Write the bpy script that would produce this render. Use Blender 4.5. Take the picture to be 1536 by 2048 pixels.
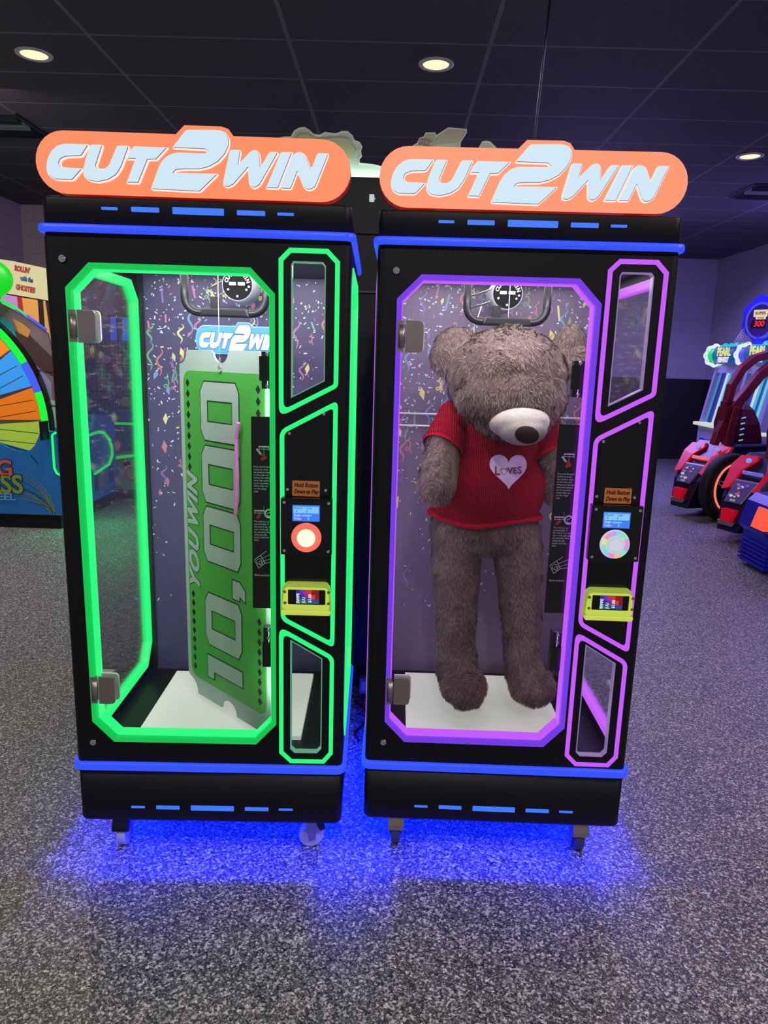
import bpy, math, random
from mathutils import Vector, Matrix, noise
from mathutils.bvhtree import BVHTree
random.seed(7)
PI = math.pi
S = bpy.context.scene
COL = S.collection
for o in list(bpy.data.objects): bpy.data.objects.remove(o)

def srgb(r, g, b):
    f = lambda c: ((c/255+0.055)/1.055)**2.4 if c/255 > 0.04045 else c/255/12.92
    return (f(r), f(g), f(b))

# ------------------------------------------------------------------ camera
H = 1.55; PITCH, YAW, ROLL, FPX = 0.2065, -0.0077, 0.0289, 1420.33
cy, sy = math.cos(YAW), math.sin(YAW)
fw = Vector((sy*math.cos(PITCH), cy*math.cos(PITCH), -math.sin(PITCH)))
rt0 = Vector((cy, -sy, 0)); up0 = rt0.cross(fw)
rt = rt0*math.cos(ROLL)+up0*math.sin(ROLL); up = -rt0*math.sin(ROLL)+up0*math.cos(ROLL)
cd = bpy.data.cameras.new('camera'); cam = bpy.data.objects.new('camera', cd); COL.objects.link(cam)
cam.matrix_world = Matrix(((rt.x, up.x, -fw.x, 0), (rt.y, up.y, -fw.y, 0), (rt.z, up.z, -fw.z, H), (0, 0, 0, 1)))
cd.sensor_fit = 'VERTICAL'; cd.sensor_height = 36; cd.lens = FPX/2048*36; cd.clip_start = 0.05
S.camera = cam
# ------------------------------------------------------------------ world, exposure
w = bpy.data.worlds.new('world'); S.world = w; w.use_nodes = True
w.node_tree.nodes['Background'].inputs[0].default_value = (0.45, 0.43, 0.50, 1)
w.node_tree.nodes['Background'].inputs[1].default_value = 0.40
S.view_settings.view_transform = 'Standard'; S.view_settings.look = 'None'
S.view_settings.exposure = 0.0; S.view_settings.gamma = 1.0

def area(name, loc, rot, size, power, color, sy_=None, parent=None, spread=None, shape=None):
    l = bpy.data.lights.new(name, 'AREA'); l.energy = power; l.color = color
    l.shape = shape or ('RECTANGLE' if sy_ else 'SQUARE'); l.size = size
    if sy_: l.size_y = sy_
    if spread: l.spread = spread
    o = bpy.data.objects.new(name, l); COL.objects.link(o); o.location = loc; o.rotation_euler = rot
    if parent: o.parent = parent
    return o
# coloured light of the arcade around the two machines, and added fill lamps
area('arcade_glow_right', (4.6, 8.2, 3.2), (math.radians(35), 0, math.radians(60)), 1.6, 110, (0.30, 0.20, 1.0))
area('arcade_glow_back_right', (2.6, 10.4, 3.3), (math.radians(-20), 0, 0), 1.6, 210, (0.36, 0.28, 1.0))
area('fill_front_right', (2.6, 1.2, 3.2), (0, math.radians(20), 0), 1.2, 34, (1.0, 0.66, 0.66))  # added lamp without a fixture, tints the front right floor pinkish
area('arcade_glow_near', (1.6, 4.6, 3.3), (0, 0, 0), 1.5, 26, (0.50, 0.40, 1.0))
area('fill_left', (-3.6, 5.4, 3.3), (math.radians(25), 0, 0), 1.5, 60, (1.0, 0.80, 0.86))  # added ambient lamp that lifts the dark left wall

# ------------------------------------------------------------------ materials
MATS = {}
def mat(name, col, rough=0.5, metal=0.0, em=None, es=0.0, bump=None, spec=0.5, noise_col=None, alpha=None, sheen=0):
    if name in MATS: return MATS[name]
    m = bpy.data.materials.new(name); m.use_nodes = True; nt = m.node_tree; b = nt.nodes['Principled BSDF']
    b.inputs['Base Color'].default_value = (*col, 1); b.inputs['Roughness'].default_value = rough
    b.inputs['Metallic'].default_value = metal; b.inputs['Specular IOR Level'].default_value = spec
    if sheen: b.inputs['Sheen Weight'].default_value = sheen
    if em: b.inputs['Emission Color'].default_value = (*em, 1); b.inputs['Emission Strength'].default_value = es
    if alpha is not None: b.inputs['Alpha'].default_value = alpha
    if bump or noise_col:
        tc = nt.nodes.new('ShaderNodeTexCoord'); n = nt.nodes.new('ShaderNodeTexNoise')
        nt.links.new(tc.outputs['Object'], n.inputs['Vector'])
        n.inputs['Scale'].default_value = (bump or noise_col)[0]; n.inputs['Detail'].default_value = 5
        if bump:
            bp = nt.nodes.new('ShaderNodeBump'); bp.inputs['Strength'].default_value = bump[1]; bp.inputs['Distance'].default_value = bump[2]
            nt.links.new(n.outputs['Fac'], bp.inputs['Height']); nt.links.new(bp.outputs['Normal'], b.inputs['Normal'])
        if noise_col:
            mx = nt.nodes.new('ShaderNodeMix'); mx.data_type = 'RGBA'
            mx.inputs[6].default_value = (*col, 1); mx.inputs[7].default_value = (*noise_col[1], 1)
            nt.links.new(n.outputs['Fac'], mx.inputs[0]); nt.links.new(mx.outputs[2], b.inputs['Base Color'])
    MATS[name] = m; return m
def glow(name, rgb, s=1.0, base=None):
    c = srgb(*rgb); return mat(name, base or tuple(x*0.06 for x in c), 0.4, em=c, es=s)
def glass(name, tint=(1, 1, 1), refl=1.0):
    if name in MATS: return MATS[name]
    m = bpy.data.materials.new(name); m.use_nodes = True; nt = m.node_tree; nt.nodes.clear()
    out = nt.nodes.new('ShaderNodeOutputMaterial'); tr = nt.nodes.new('ShaderNodeBsdfTransparent'); gl = nt.nodes.new('ShaderNodeBsdfGlossy')
    tr.inputs[0].default_value = (*tint, 1); gl.inputs['Roughness'].default_value = 0.02
    fr = nt.nodes.new('ShaderNodeFresnel'); fr.inputs[0].default_value = 1.35
    ml = nt.nodes.new('ShaderNodeMath'); ml.operation = 'MULTIPLY'; ml.inputs[1].default_value = refl
    mx = nt.nodes.new('ShaderNodeMixShader')
    nt.links.new(fr.outputs[0], ml.inputs[0]); nt.links.new(ml.outputs[0], mx.inputs[0])
    nt.links.new(tr.outputs[0], mx.inputs[1]); nt.links.new(gl.outputs[0], mx.inputs[2]); nt.links.new(mx.outputs[0], out.inputs[0])
    MATS[name] = m; return m

BLACK = mat('black_powder_coat', srgb(13, 13, 22), 0.45, bump=(900, 0.15, 0.0005), spec=0.3)
BLACKGLOSS = mat('black_gloss', srgb(10, 10, 14), 0.12)
DARK = mat('dark_metal', srgb(30, 30, 38), 0.35, 0.3)
CHROME = mat('chrome', (0.8, 0.8, 0.82), 0.12, 1.0)
STEEL = mat('brushed_steel', srgb(170, 160, 160), 0.38, 0.9, bump=(400, 0.1, 0.0004))
BRASS = mat('zinc_plated_steel', srgb(200, 185, 160), 0.25, 1.0)
WHITE = mat('white_plastic', srgb(225, 228, 230), 0.4)
BLUEBAND = glow('blue_led_band', (48, 80, 255), 1.0)
BLUEBAR = glow('blue_led_bar', (62, 120, 255), 1.0)
PANE = glass('clear_glass', refl=0.6)
WHEELM = mat('clear_castor_wheel', srgb(190, 190, 235), 0.25)
RUBBER = mat('black_rubber', srgb(14, 14, 14), 0.7)

# ------------------------------------------------------------------ geometry helpers
class G:
    def __init__(s): s.v = []; s.f = []; s.m = []; s.sm = []; s.mats = []
    def mi(s, m):
        if m not in s.mats: s.mats.append(m)
        return s.mats.index(m)
    def poly(s, pts, m, smooth=False):
        n = len(s.v); s.v += [tuple(p) for p in pts]; s.f.append(list(range(n, n+len(pts)))); s.m.append(s.mi(m)); s.sm.append(smooth); return s
    def loft(s, loops, m, c0=True, c1=True, smooth=False, closed=True):
        n0 = len(s.v); k = len(loops[0]); mi = s.mi(m)
        for L in loops: s.v += [tuple(p) for p in L]
        for i in range(len(loops)-1):
            for j in range(k if closed else k-1):
                a = n0+i*k+j; b = n0+i*k+(j+1) % k
                s.f.append([a, b, b+k, a+k]); s.m.append(mi); s.sm.append(smooth)
        if c0: s.f.append([n0+j for j in reversed(range(k))]); s.m.append(mi); s.sm.append(False)
        if c1: e = n0+(len(loops)-1)*k; s.f.append([e+j for j in range(k)]); s.m.append(mi); s.sm.append(False)
        return s
    def box(s, x0, x1, y0, y1, z0, z1, m):
        return s.loft([[(x0, y0, z), (x1, y0, z), (x1, y1, z), (x0, y1, z)] for z in (z0, z1)], m)
    def cyl(s, p0, p1, r0, r1, m, n=24, smooth=True, c0=True, c1=True):
        p0 = Vector(p0); p1 = Vector(p1); d = (p1-p0).normalized()
        a = d.orthogonal().normalized(); b = d.cross(a)
        L = lambda p, r: [p+(a*math.cos(t)+b*math.sin(t))*r for t in [2*PI*i/n for i in range(n)]]
        return s.loft([L(p0, r0), L(p1, r1)], m, c0, c1, smooth)
    def tube(s, path, r, m, n=12, cap=True):
        path = [Vector(p) for p in path]; loops = []; a = None
        for i, p in enumerate(path):
            d = (path[min(i+1, len(path)-1)]-path[max(i-1, 0)]).normalized()
            if a is None: a = d.orthogonal().normalized()
            a = (a-d*a.dot(d)).normalized(); b = d.cross(a); rr_ = r[i] if isinstance(r, (list, tuple)) else r
            loops.append([p+(a*math.cos(t)+b*math.sin(t))*rr_ for t in [2*PI*j/n for j in range(n)]])
        return s.loft(loops, m, cap, cap, True)
    def ball(s, c, r, m, nu=24, nv=14, M=None):
        c = Vector(c); r = Vector(r) if hasattr(r, '__len__') else Vector((r, r, r)); loops = []
        for i in range(nv+1):
            t = PI*(0.001+0.998*i/nv); L = []
            for j in range(nu):
                q = 2*PI*j/nu; p = Vector((math.sin(t)*math.cos(q)*r.x, math.sin(t)*math.sin(q)*r.y, -math.cos(t)*r.z))
                if M: p = M @ p
                L.append(c+p)
            loops.append(L)
        return s.loft(loops, m, True, True, True)
    def add(s, me, m, M=None, smooth=False):
        n = len(s.v); mi = s.mi(m)
        for v in me.vertices: s.v.append(tuple((M @ v.co) if M else v.co))
        for p in me.polygons: s.f.append([n+i for i in p.vertices]); s.m.append(mi); s.sm.append(smooth)
        return s
    def build(s, name, parent=None, loc=None, rot=None, bevel=0):
        me = bpy.data.meshes.new(name); me.from_pydata([tuple(v) for v in s.v], [], s.f); me.validate()
        for m in s.mats: me.materials.append(m)
        if len(me.polygons) == len(s.f):
            me.polygons.foreach_set('material_index', s.m); me.polygons.foreach_set('use_smooth', s.sm)
        me.update()
        o = bpy.data.objects.new(name, me); COL.objects.link(o)
        if parent: o.parent = parent
        if loc: o.location = loc
        if rot: o.rotation_euler = rot
        if bevel:
            b = o.modifiers.new('bevel', 'BEVEL'); b.width = bevel; b.segments = 2; b.limit_method = 'ANGLE'; b.angle_limit = math.radians(50)
        return o
def to_mesh(o):
    dg = bpy.context.evaluated_depsgraph_get(); me = bpy.data.meshes.new_from_object(o.evaluated_get(dg)); return me
def curve_mesh(cu):
    o = bpy.data.objects.new('temporary', cu); COL.objects.link(o); bpy.context.view_layer.update()
    me = to_mesh(o); bpy.data.objects.remove(o); return me
def plate(loops, y0, y1, bev=0.0):
    """flat plate standing in the x-z plane; loops of (x,z), the later ones are holes"""
    cu = bpy.data.curves.new('plate', 'CURVE'); cu.dimensions = '2D'; cu.fill_mode = 'BOTH'
    cu.extrude = max((y1-y0)/2-bev, 0.00001); cu.bevel_depth = bev; cu.bevel_resolution = 1; cu.offset = -bev
    for L in loops:
        sp = cu.splines.new('POLY'); sp.points.add(len(L)-1); sp.use_cyclic_u = True
        for p, q in zip(sp.points, L): p.co = (q[0], q[1], 0, 1)
    me = curve_mesh(cu)
    yc = (y0+y1)/2
    me.transform(Matrix(((1, 0, 0, 0), (0, 0, -1, yc), (0, 1, 0, 0), (0, 0, 0, 1))))
    return me
def text(txt, size, x=0, z=0, y=0, depth=0.0004, align='CENTER', sx=1.0, shear=0.0, bold=0.0, rot=0.0, spacing=1.0, line=1.0):
    cu = bpy.data.curves.new('text', 'FONT'); cu.body = txt; cu.size = size; cu.extrude = depth; cu.align_x = align; cu.align_y = 'CENTER'
    cu.offset = bold; cu.shear = shear; cu.space_character = spacing; cu.space_line = line; cu.resolution_u = 4
    me = curve_mesh(cu)
    M = Matrix(((1, 0, 0, x), (0, 0, -1, y), (0, 1, 0, z), (0, 0, 0, 1))) @ Matrix.Rotation(rot, 4, 'Z') @ Matrix.Diagonal((sx, 1, 1, 1))
    me.transform(M); return me
def P(me_or_list, name, m, parent, bevel=0):
    g = G()
    for me in (me_or_list if isinstance(me_or_list, list) else [me_or_list]): g.add(me, m)
    return g.build(name, parent, bevel=bevel)
def inset(L, d):
    """miter inset of a polygon given in any winding"""
    n = len(L); A = sum(L[i][0]*L[(i+1) % n][1]-L[(i+1) % n][0]*L[i][1] for i in range(n)); s = 1 if A > 0 else -1
    out = []
    for i in range(n):
        p0, p1, p2 = Vector(L[i-1]), Vector(L[i]), Vector(L[(i+1) % n])
        a = (p1-p0).normalized(); b = (p2-p1).normalized()
        na = Vector((-a.y, a.x))*s; nb = Vector((-b.y, b.x))*s; m = na+nb
        if m.length < 1e-4: m = na
        m.normalize(); k = d/max(m.dot(na), 0.45); q = p1+m*k; out.append((q.x, q.y))
    return out
def arc(cx, cz, r, a0, a1, n=8):
    return [(cx+r*math.cos(math.radians(a0+(a1-a0)*i/n)), cz+r*math.sin(math.radians(a0+(a1-a0)*i/n))) for i in range(n+1)]
def rrect(x0, x1, z0, z1, r, n=5):
    return arc(x1-r, z1-r, r, 0, 90, n)+arc(x0+r, z1-r, r, 90, 180, n)+arc(x0+r, z0+r, r, 180, 270, n)+arc(x1-r, z0+r, r, 270, 360, n)
def fillet(L, r, n=4):
    out = []
    k = len(L)
    for i in range(k):
        p0, p1, p2 = Vector(L[i-1]), Vector(L[i]), Vector(L[(i+1) % k])
        rr_ = r[i] if isinstance(r, (list, tuple)) else r
        a = (p0-p1); b = (p2-p1); d = min(rr_, a.length*0.45, b.length*0.45)
        if d < 1e-4: out.append((p1.x, p1.y)); continue
        A = p1+a.normalized()*d; B = p1+b.normalized()*d
        for t in range(n+1):
            u = t/n; q = A*(1-u)**2+p1*2*u*(1-u)+B*u*u; out.append((q.x, q.y))
    return out
def circ(cx, cz, r, n=24): return [(cx+r*math.cos(2*PI*i/n), cz+r*math.sin(2*PI*i/n)) for i in range(n)]
def tag(o, label, cat, group=None):
    o['label'] = label; o['category'] = cat
    if group: o['group'] = group
    return o
def struct(o): o['kind'] = 'structure'; return o
def thing(name, label, cat, loc=(0, 0, 0), rz=0.0, group=None):
    o = bpy.data.objects.new(name, None); COL.objects.link(o); o.empty_display_size = 0.1
    o.location = loc; o.rotation_euler = (0, 0, rz); return tag(o, label, cat, group)

# ------------------------------------------------------------------ room
HC = 3.4475
def floor_mat():
    m = bpy.data.materials.new('speckled_epoxy_floor'); m.use_nodes = True; nt = m.node_tree; b = nt.nodes['Principled BSDF']; L = nt.links.new
    tc = nt.nodes.new('ShaderNodeTexCoord')
    def vor(scale, stops, rand=1.0):
        v = nt.nodes.new('ShaderNodeTexVoronoi'); v.inputs['Scale'].default_value = scale; v.inputs['Randomness'].default_value = rand
        nz = nt.nodes.new('ShaderNodeTexNoise'); nz.inputs['Scale'].default_value = scale*0.9; nz.inputs['Detail'].default_value = 1
        ad = nt.nodes.new('ShaderNodeVectorMath'); ad.operation = 'MULTIPLY_ADD'; ad.inputs[1].default_value = (0.9/scale,)*3
        L(tc.outputs['Object'], nz.inputs['Vector']); L(nz.outputs['Color'], ad.inputs[0]); L(tc.outputs['Object'], ad.inputs[2]); L(ad.outputs[0], v.inputs['Vector'])
        sp = nt.nodes.new('ShaderNodeSeparateColor'); L(v.outputs['Color'], sp.inputs[0])
        r = nt.nodes.new('ShaderNodeValToRGB'); r.color_ramp.interpolation = 'CONSTANT'; e = r.color_ramp.elements
        e[0].position = 0; e[0].color = (*stops[0][1], 1); e[1].position = stops[1][0]; e[1].color = (*stops[1][1], 1)
        for p, c in stops[2:]:
            q = e.new(p); q.color = (*c, 1)
        L(sp.outputs[0], r.inputs[0]); return r, v
    r1, v1 = vor(165, [(0, (0.006, 0.006, 0.007)), (0.26, (0.06, 0.06, 0.058)), (0.56, (0.14, 0.14, 0.13)), (0.76, (0.42, 0.42, 0.39)), (0.90, (0.80, 0.79, 0.74))])
    r2, v2 = vor(300, [(0, (0.008, 0.008, 0.008)), (0.32, (0.09, 0.09, 0.09)), (0.64, (0.19, 0.19, 0.18)), (0.84, (0.80, 0.79, 0.75))])
    mx = nt.nodes.new('ShaderNodeMix'); mx.data_type = 'RGBA'; mx.inputs[0].default_value = 0.4
    L(r1.outputs[0], mx.inputs[6]); L(r2.outputs[0], mx.inputs[7]); L(mx.outputs[2], b.inputs['Base Color'])
    b.inputs['Roughness'].default_value = 0.42
    bp = nt.nodes.new('ShaderNodeBump'); bp.inputs['Strength'].default_value = 0.35; bp.inputs['Distance'].default_value = 0.002
    L(v1.outputs['Distance'], bp.inputs['Height']); L(bp.outputs['Normal'], b.inputs['Normal'])
    return m
def ceiling_mat():
    m = bpy.data.materials.new('black_ceiling_tile'); m.use_nodes = True; nt = m.node_tree; b = nt.nodes['Principled BSDF']; L = nt.links.new
    tc = nt.nodes.new('ShaderNodeTexCoord'); sp = nt.nodes.new('ShaderNodeSeparateXYZ'); L(tc.outputs['Object'], sp.inputs[0])
    def line(out, off, per, wd):
        a = nt.nodes.new('ShaderNodeMath'); a.operation = 'SUBTRACT'; a.inputs[1].default_value = off-100*per-wd/2; L(out, a.inputs[0])
        d = nt.nodes.new('ShaderNodeMath'); d.operation = 'MODULO'; d.inputs[1].default_value = per; L(a.outputs[0], d.inputs[0])
        c = nt.nodes.new('ShaderNodeMath'); c.operation = 'LESS_THAN'; c.inputs[1].default_value = wd; L(d.outputs[0], c.inputs[0]); return c
    lx = line(sp.outputs[0], -1.917, 1.22, 0.026); ly = line(sp.outputs[1], 4.7815, 0.61, 0.022)
    mxx = nt.nodes.new('ShaderNodeMath'); mxx.operation = 'MAXIMUM'; L(lx.outputs[0], mxx.inputs[0]); L(ly.outputs[0], mxx.inputs[1])
    mc = nt.nodes.new('ShaderNodeMix'); mc.data_type = 'RGBA'; mc.inputs[6].default_value = (0.078, 0.073, 0.084, 1); mc.inputs[7].default_value = (0.20, 0.19, 0.21, 1)
    L(mxx.outputs[0], mc.inputs[0]); L(mc.outputs[2], b.inputs['Base Color']); b.inputs['Roughness'].default_value = 0.75
    n = nt.nodes.new('ShaderNodeTexNoise'); n.inputs['Scale'].default_value = 60; n.inputs['Detail'].default_value = 6; L(tc.outputs['Object'], n.inputs['Vector'])
    su = nt.nodes.new('ShaderNodeMath'); su.operation = 'MULTIPLY_ADD'; su.inputs[1].default_value = 2.0; L(mxx.outputs[0], su.inputs[0]); L(n.outputs['Fac'], su.inputs[2])
    bp = nt.nodes.new('ShaderNodeBump'); bp.inputs['Strength'].default_value = 0.5; bp.inputs['Distance'].default_value = 0.004
    L(su.outputs[0], bp.inputs['Height']); L(bp.outputs['Normal'], b.inputs['Normal']); return m
def block_mat(name, col, dark=None, z=1.43):
    m = bpy.data.materials.new(name); m.use_nodes = True; nt = m.node_tree; b = nt.nodes['Principled BSDF']; L = nt.links.new
    tc = nt.nodes.new('ShaderNodeTexCoord'); mp = nt.nodes.new('ShaderNodeSeparateXYZ'); L(tc.outputs['Object'], mp.inputs[0])
    ad = nt.nodes.new('ShaderNodeMath'); ad.operation = 'ADD'; L(mp.outputs[0], ad.inputs[0]); L(mp.outputs[1], ad.inputs[1])
    cb = nt.nodes.new('ShaderNodeCombineXYZ'); L(ad.outputs[0], cb.inputs[0]); L(mp.outputs[2], cb.inputs[1])
    br = nt.nodes.new('ShaderNodeTexBrick'); br.inputs['Scale'].default_value = 1; br.inputs['Brick Width'].default_value = 0.406; br.inputs['Row Height'].default_value = 0.203
    br.inputs['Mortar Size'].default_value = 0.006; L(cb.outputs[0], br.inputs['Vector'])
    br.inputs['Color1'].default_value = (*col, 1); br.inputs['Color2'].default_value = (*col, 1); br.inputs['Mortar'].default_value = (*[c*0.86 for c in col], 1)
    if dark:
        lt = nt.nodes.new('ShaderNodeMath'); lt.operation = 'LESS_THAN'; lt.inputs[1].default_value = z; L(mp.outputs[2], lt.inputs[0])
        mx = nt.nodes.new('ShaderNodeMix'); mx.data_type = 'RGBA'; L(lt.outputs[0], mx.inputs[0]); L(br.outputs[0], mx.inputs[6]); mx.inputs[7].default_value = (*dark, 1)
        L(mx.outputs[2], b.inputs['Base Color'])
    else: L(br.outputs[0], b.inputs['Base Color'])
    b.inputs['Roughness'].default_value = 0.6
    bp = nt.nodes.new('ShaderNodeBump'); bp.inputs['Strength'].default_value = 0.25; bp.inputs['Distance'].default_value = 0.003; bp.invert = True
    L(br.outputs['Fac'], bp.inputs['Height']); L(bp.outputs['Normal'], b.inputs['Normal']); return m
FL = floor_mat(); CE = ceiling_mat()
WG = block_mat('painted_block_grey', (0.42, 0.37, 0.38)); WL = block_mat('painted_block_lilac_lit', (0.42, 0.40, 0.48), (0.010, 0.009, 0.014))  # grey blocks; the purple light's lilac tint is put into the right wall colour
struct(G().box(-5.1, 5.6, -1.5, 13.0, -0.1, 0, FL).build('floor'))
struct(G().box(-5.1, 5.6, -1.5, 13.0, HC, HC+0.1, CE).build('ceiling'))
struct(G().box(-5.1, -4.95, -1.5, 10.0, 0, HC, WG).build('wall_left'))
struct(G().box(-4.95, 0.4, 9.85, 10.0, 0, HC, WG).build('wall_back_left'))
struct(G().box(0.4, 5.5, 12.85, 13.0, 0, HC, WL).build('wall_back_right'))
struct(G().box(0.25, 0.4, 10.0, 12.85, 0, HC, WL).build('wall_return'))
struct(G().box(5.5, 5.65, -1.5, 12.85, 0, HC, WL).build('wall_right'))

LAMPG = glow('warm_downlight', (255, 226, 160), 1.7)
def downlight(x, y, label, grp=None, power=22, col=(1, 0.86, 0.66)):
    t = thing('recessed_downlight', label, 'ceiling light', (x, y, HC), 0, grp)
    g = G(); R = lambda r, z: [(r*math.cos(2*PI*i/32), r*math.sin(2*PI*i/32), z) for i in range(32)]
    g.loft([R(0.115, -0.001), R(0.112, -0.008), R(0.088, -0.010), R(0.082, -0.002)], WHITE, False, False, True); g.build('trim_ring', t)
    G().loft([R(0.084, -0.0025), R(0.083, -0.004)], LAMPG, False, True).build('lens', t)
    area('downlight_lamp', (0, 0, -0.02), (0, 0, 0), 0.16, power, col, parent=t, shape='DISK')
    return t
downlight(-2.394, 5.085, 'warm round downlight in the black ceiling, the left one above the green-lit machine')
downlight(0.213, 5.079, 'warm round downlight in the black ceiling, above the gap between the two machines')
downlight(3.114, 6.884, 'warm round downlight in the black ceiling, at the far right over the race seats', power=12)
for x, y in [(-2.4, 0.2), (0.2, -0.6), (2.8, 0.3)]:
    downlight(x, y, 'warm round downlight in the black ceiling behind the viewer, outside the photo', 'downlights behind the viewer', 36, (1, 0.92, 0.80))
def vent(x, y, label):
    t = thing('ceiling_vent', label, 'vent', (x, y, HC)); g = G()
    g.add(plate([rrect(-0.30, 0.30, -0.30, 0.30, 0.01), rrect(-0.26, 0.26, -0.26, 0.26, 0.01)], 0, 0.012), DARK, Matrix.Rotation(-PI/2, 4, 'X') @ Matrix.Translation((0, 0, 0)))
    for v in range(len(g.v)): g.v[v] = (g.v[v][0], g.v[v][1] if abs(g.v[v][1]) < 1 else 0, -abs(g.v[v][2]))
    g.build('frame', t)
    for i in range(7):
        yy = -0.24+i*0.075
        G().loft([[(-0.255, yy, -0.003), (0.255, yy, -0.003), (0.255, yy+0.045, -0.035), (-0.255, yy+0.045, -0.035)],
                  [(-0.255, yy+0.004, -0.001), (0.255, yy+0.004, -0.001), (0.255, yy+0.049, -0.033), (-0.255, yy+0.049, -0.033)]], STEEL if i in (2, 3) else DARK).build('louver', t)
    return t
vent(-3.42, 6.55, 'dark louvered ceiling vent at the left edge, above the spinning wheel game')
vent(3.92, 8.1, 'dark louvered ceiling vent at the right edge, beyond the right downlight')
tag(G().tube([(0.764, 4.228, HC), (0.745, 4.215, 3.1), (0.725, 4.2, 2.747), (0.705, 4.2, 2.35)], 0.006, mat('grey_cable', srgb(60, 60, 72), 0.5)).build('hanging_cable'),
    'thin grey cable hanging from the ceiling down behind the right machine', 'cable')

# ------------------------------------------------------------------ lettering of the signs (x, z) in the plane of the sign
SIGN = {
'C': [(-0.324, 2.071), (-0.261, 2.071), (-0.283, 2.041), (-0.322, 2.039), (-0.336, 2.033), (-0.34, 2.024), (-0.334, 2.015), (-0.28, 2.014), (-0.309, 1.984), (-0.354, 1.984), (-0.369, 1.992), (-0.375, 2.009), (-0.371, 2.032), (-0.36, 2.052), (-0.343, 2.066)],
'U': [(-0.259, 2.071), (-0.227, 2.071), (-0.247, 2.021), (-0.243, 2.015), (-0.227, 2.015), (-0.216, 2.022), (-0.192, 2.071), (-0.16, 2.071), (-0.182, 2.02), (-0.196, 2.0), (-0.218, 1.987), (-0.245, 1.981), (-0.269, 1.984), (-0.281, 1.995), (-0.281, 2.012), (-0.274, 2.035)],
'T': [(-0.15, 2.07), (-0.063, 2.07), (-0.094, 2.039), (-0.115, 2.038), (-0.141, 1.982), (-0.173, 1.982), (-0.148, 2.039), (-0.170, 2.039), (-0.162, 2.057)],
'2': [(-0.055, 2.068), (-0.017, 2.113), (0.065, 2.115), (0.083, 2.110), (0.092, 2.097), (0.092, 2.079), (0.082, 2.058), (0.064, 2.039), (0.041, 2.026), (0.014, 2.019), (-0.029, 2.018), (-0.045, 2.016), (-0.049, 2.011), (0.064, 2.012), (0.015, 1.966), (-0.112, 1.968), (-0.09, 2.022), (-0.079, 2.04), (-0.062, 2.053), (-0.043, 2.059), (0.03, 2.059), (0.037, 2.062), (0.03, 2.067)],
'W': [(0.093, 2.07), (0.122, 2.07), (0.115, 2.037), (0.143, 2.066), (0.155, 2.072), (0.166, 2.068), (0.17, 2.057), (0.171, 2.032), (0.193, 2.068), (0.218, 2.068), (0.169, 1.987), (0.156, 1.979), (0.145, 1.981), (0.14, 1.992), (0.138, 2.026), (0.102, 1.986), (0.087, 1.979), (0.075, 1.981), (0.074, 1.993)],
'I': [(0.222, 2.068), (0.253, 2.069), (0.216, 1.98), (0.183, 1.98)],
'N': [(0.219, 1.98), (0.249, 1.98), (0.265, 2.02), (0.28, 1.986), (0.289, 1.979), (0.301, 1.98), (0.312, 1.987), (0.346, 2.069), (0.315, 2.069), (0.3, 2.031), (0.286, 2.063), (0.274, 2.07), (0.261, 2.069), (0.252, 2.06)]}
SHARP = {'I', 'T'}
PILL = arc(0.325, 2.030, 0.075, -90, 90, 14)+[(0.100, 2.105), (0.088, 2.121), (0.070, 2.1265), (-0.024, 2.1265), (-0.046, 2.105)]+arc(-0.330, 2.030, 0.075, 90, 270, 14)
ORANGE = glow('orange_sign_acrylic', (255, 140, 96), 1.0)
ORANGESIDE = glow('orange_sign_edge', (150, 18, 14), 0.8)
LET_W = glow('letter_white_edge', (255, 235, 232), 0.95)
LET_F = glow('letter_face', (205, 228, 244), 1.0)
LET_L = mat('letter_groove_shade', srgb(40, 55, 75), 0.5)  # dark layer painting the shadow groove at the letters' right and lower edges
def rnd(L, k, r=0.006): return fillet(L, 0.0015 if k in SHARP else r, 3)
def topper(parent, orange):
    t = bpy.data.objects.new('topper_sign', None); COL.objects.link(t); t.parent = parent
    g = G(); g.add(plate([PILL], -0.004, 0.002, 0.001), orange); g.add(plate([PILL], 0.002, 0.040, 0.0), ORANGESIDE)
    g.build('backing', t)
    for x in (-0.28, 0.28): G().box(x-0.02, x+0.02, 0.041, 0.07, 1.945, 2.00, DARK).build('bracket', t)
    for k, L in SIGN.items():
        F = rnd(L, k); g = G()
        g.add(plate([F], -0.014, -0.004), LET_W)
        i1 = fillet(inset(L, 0.0022), 0.004 if k not in SHARP else 0.001, 3)
        g.add(plate([i1], -0.0152, -0.014), LET_L)
        i2 = [(x-0.0006, z+0.0007) for x, z in fillet(inset(L, 0.0026), 0.004 if k not in SHARP else 0.001, 3)]
        g.add(plate([i2], -0.0165, -0.0152), LET_F)
        g.build('letter', t)
    return t

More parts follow.
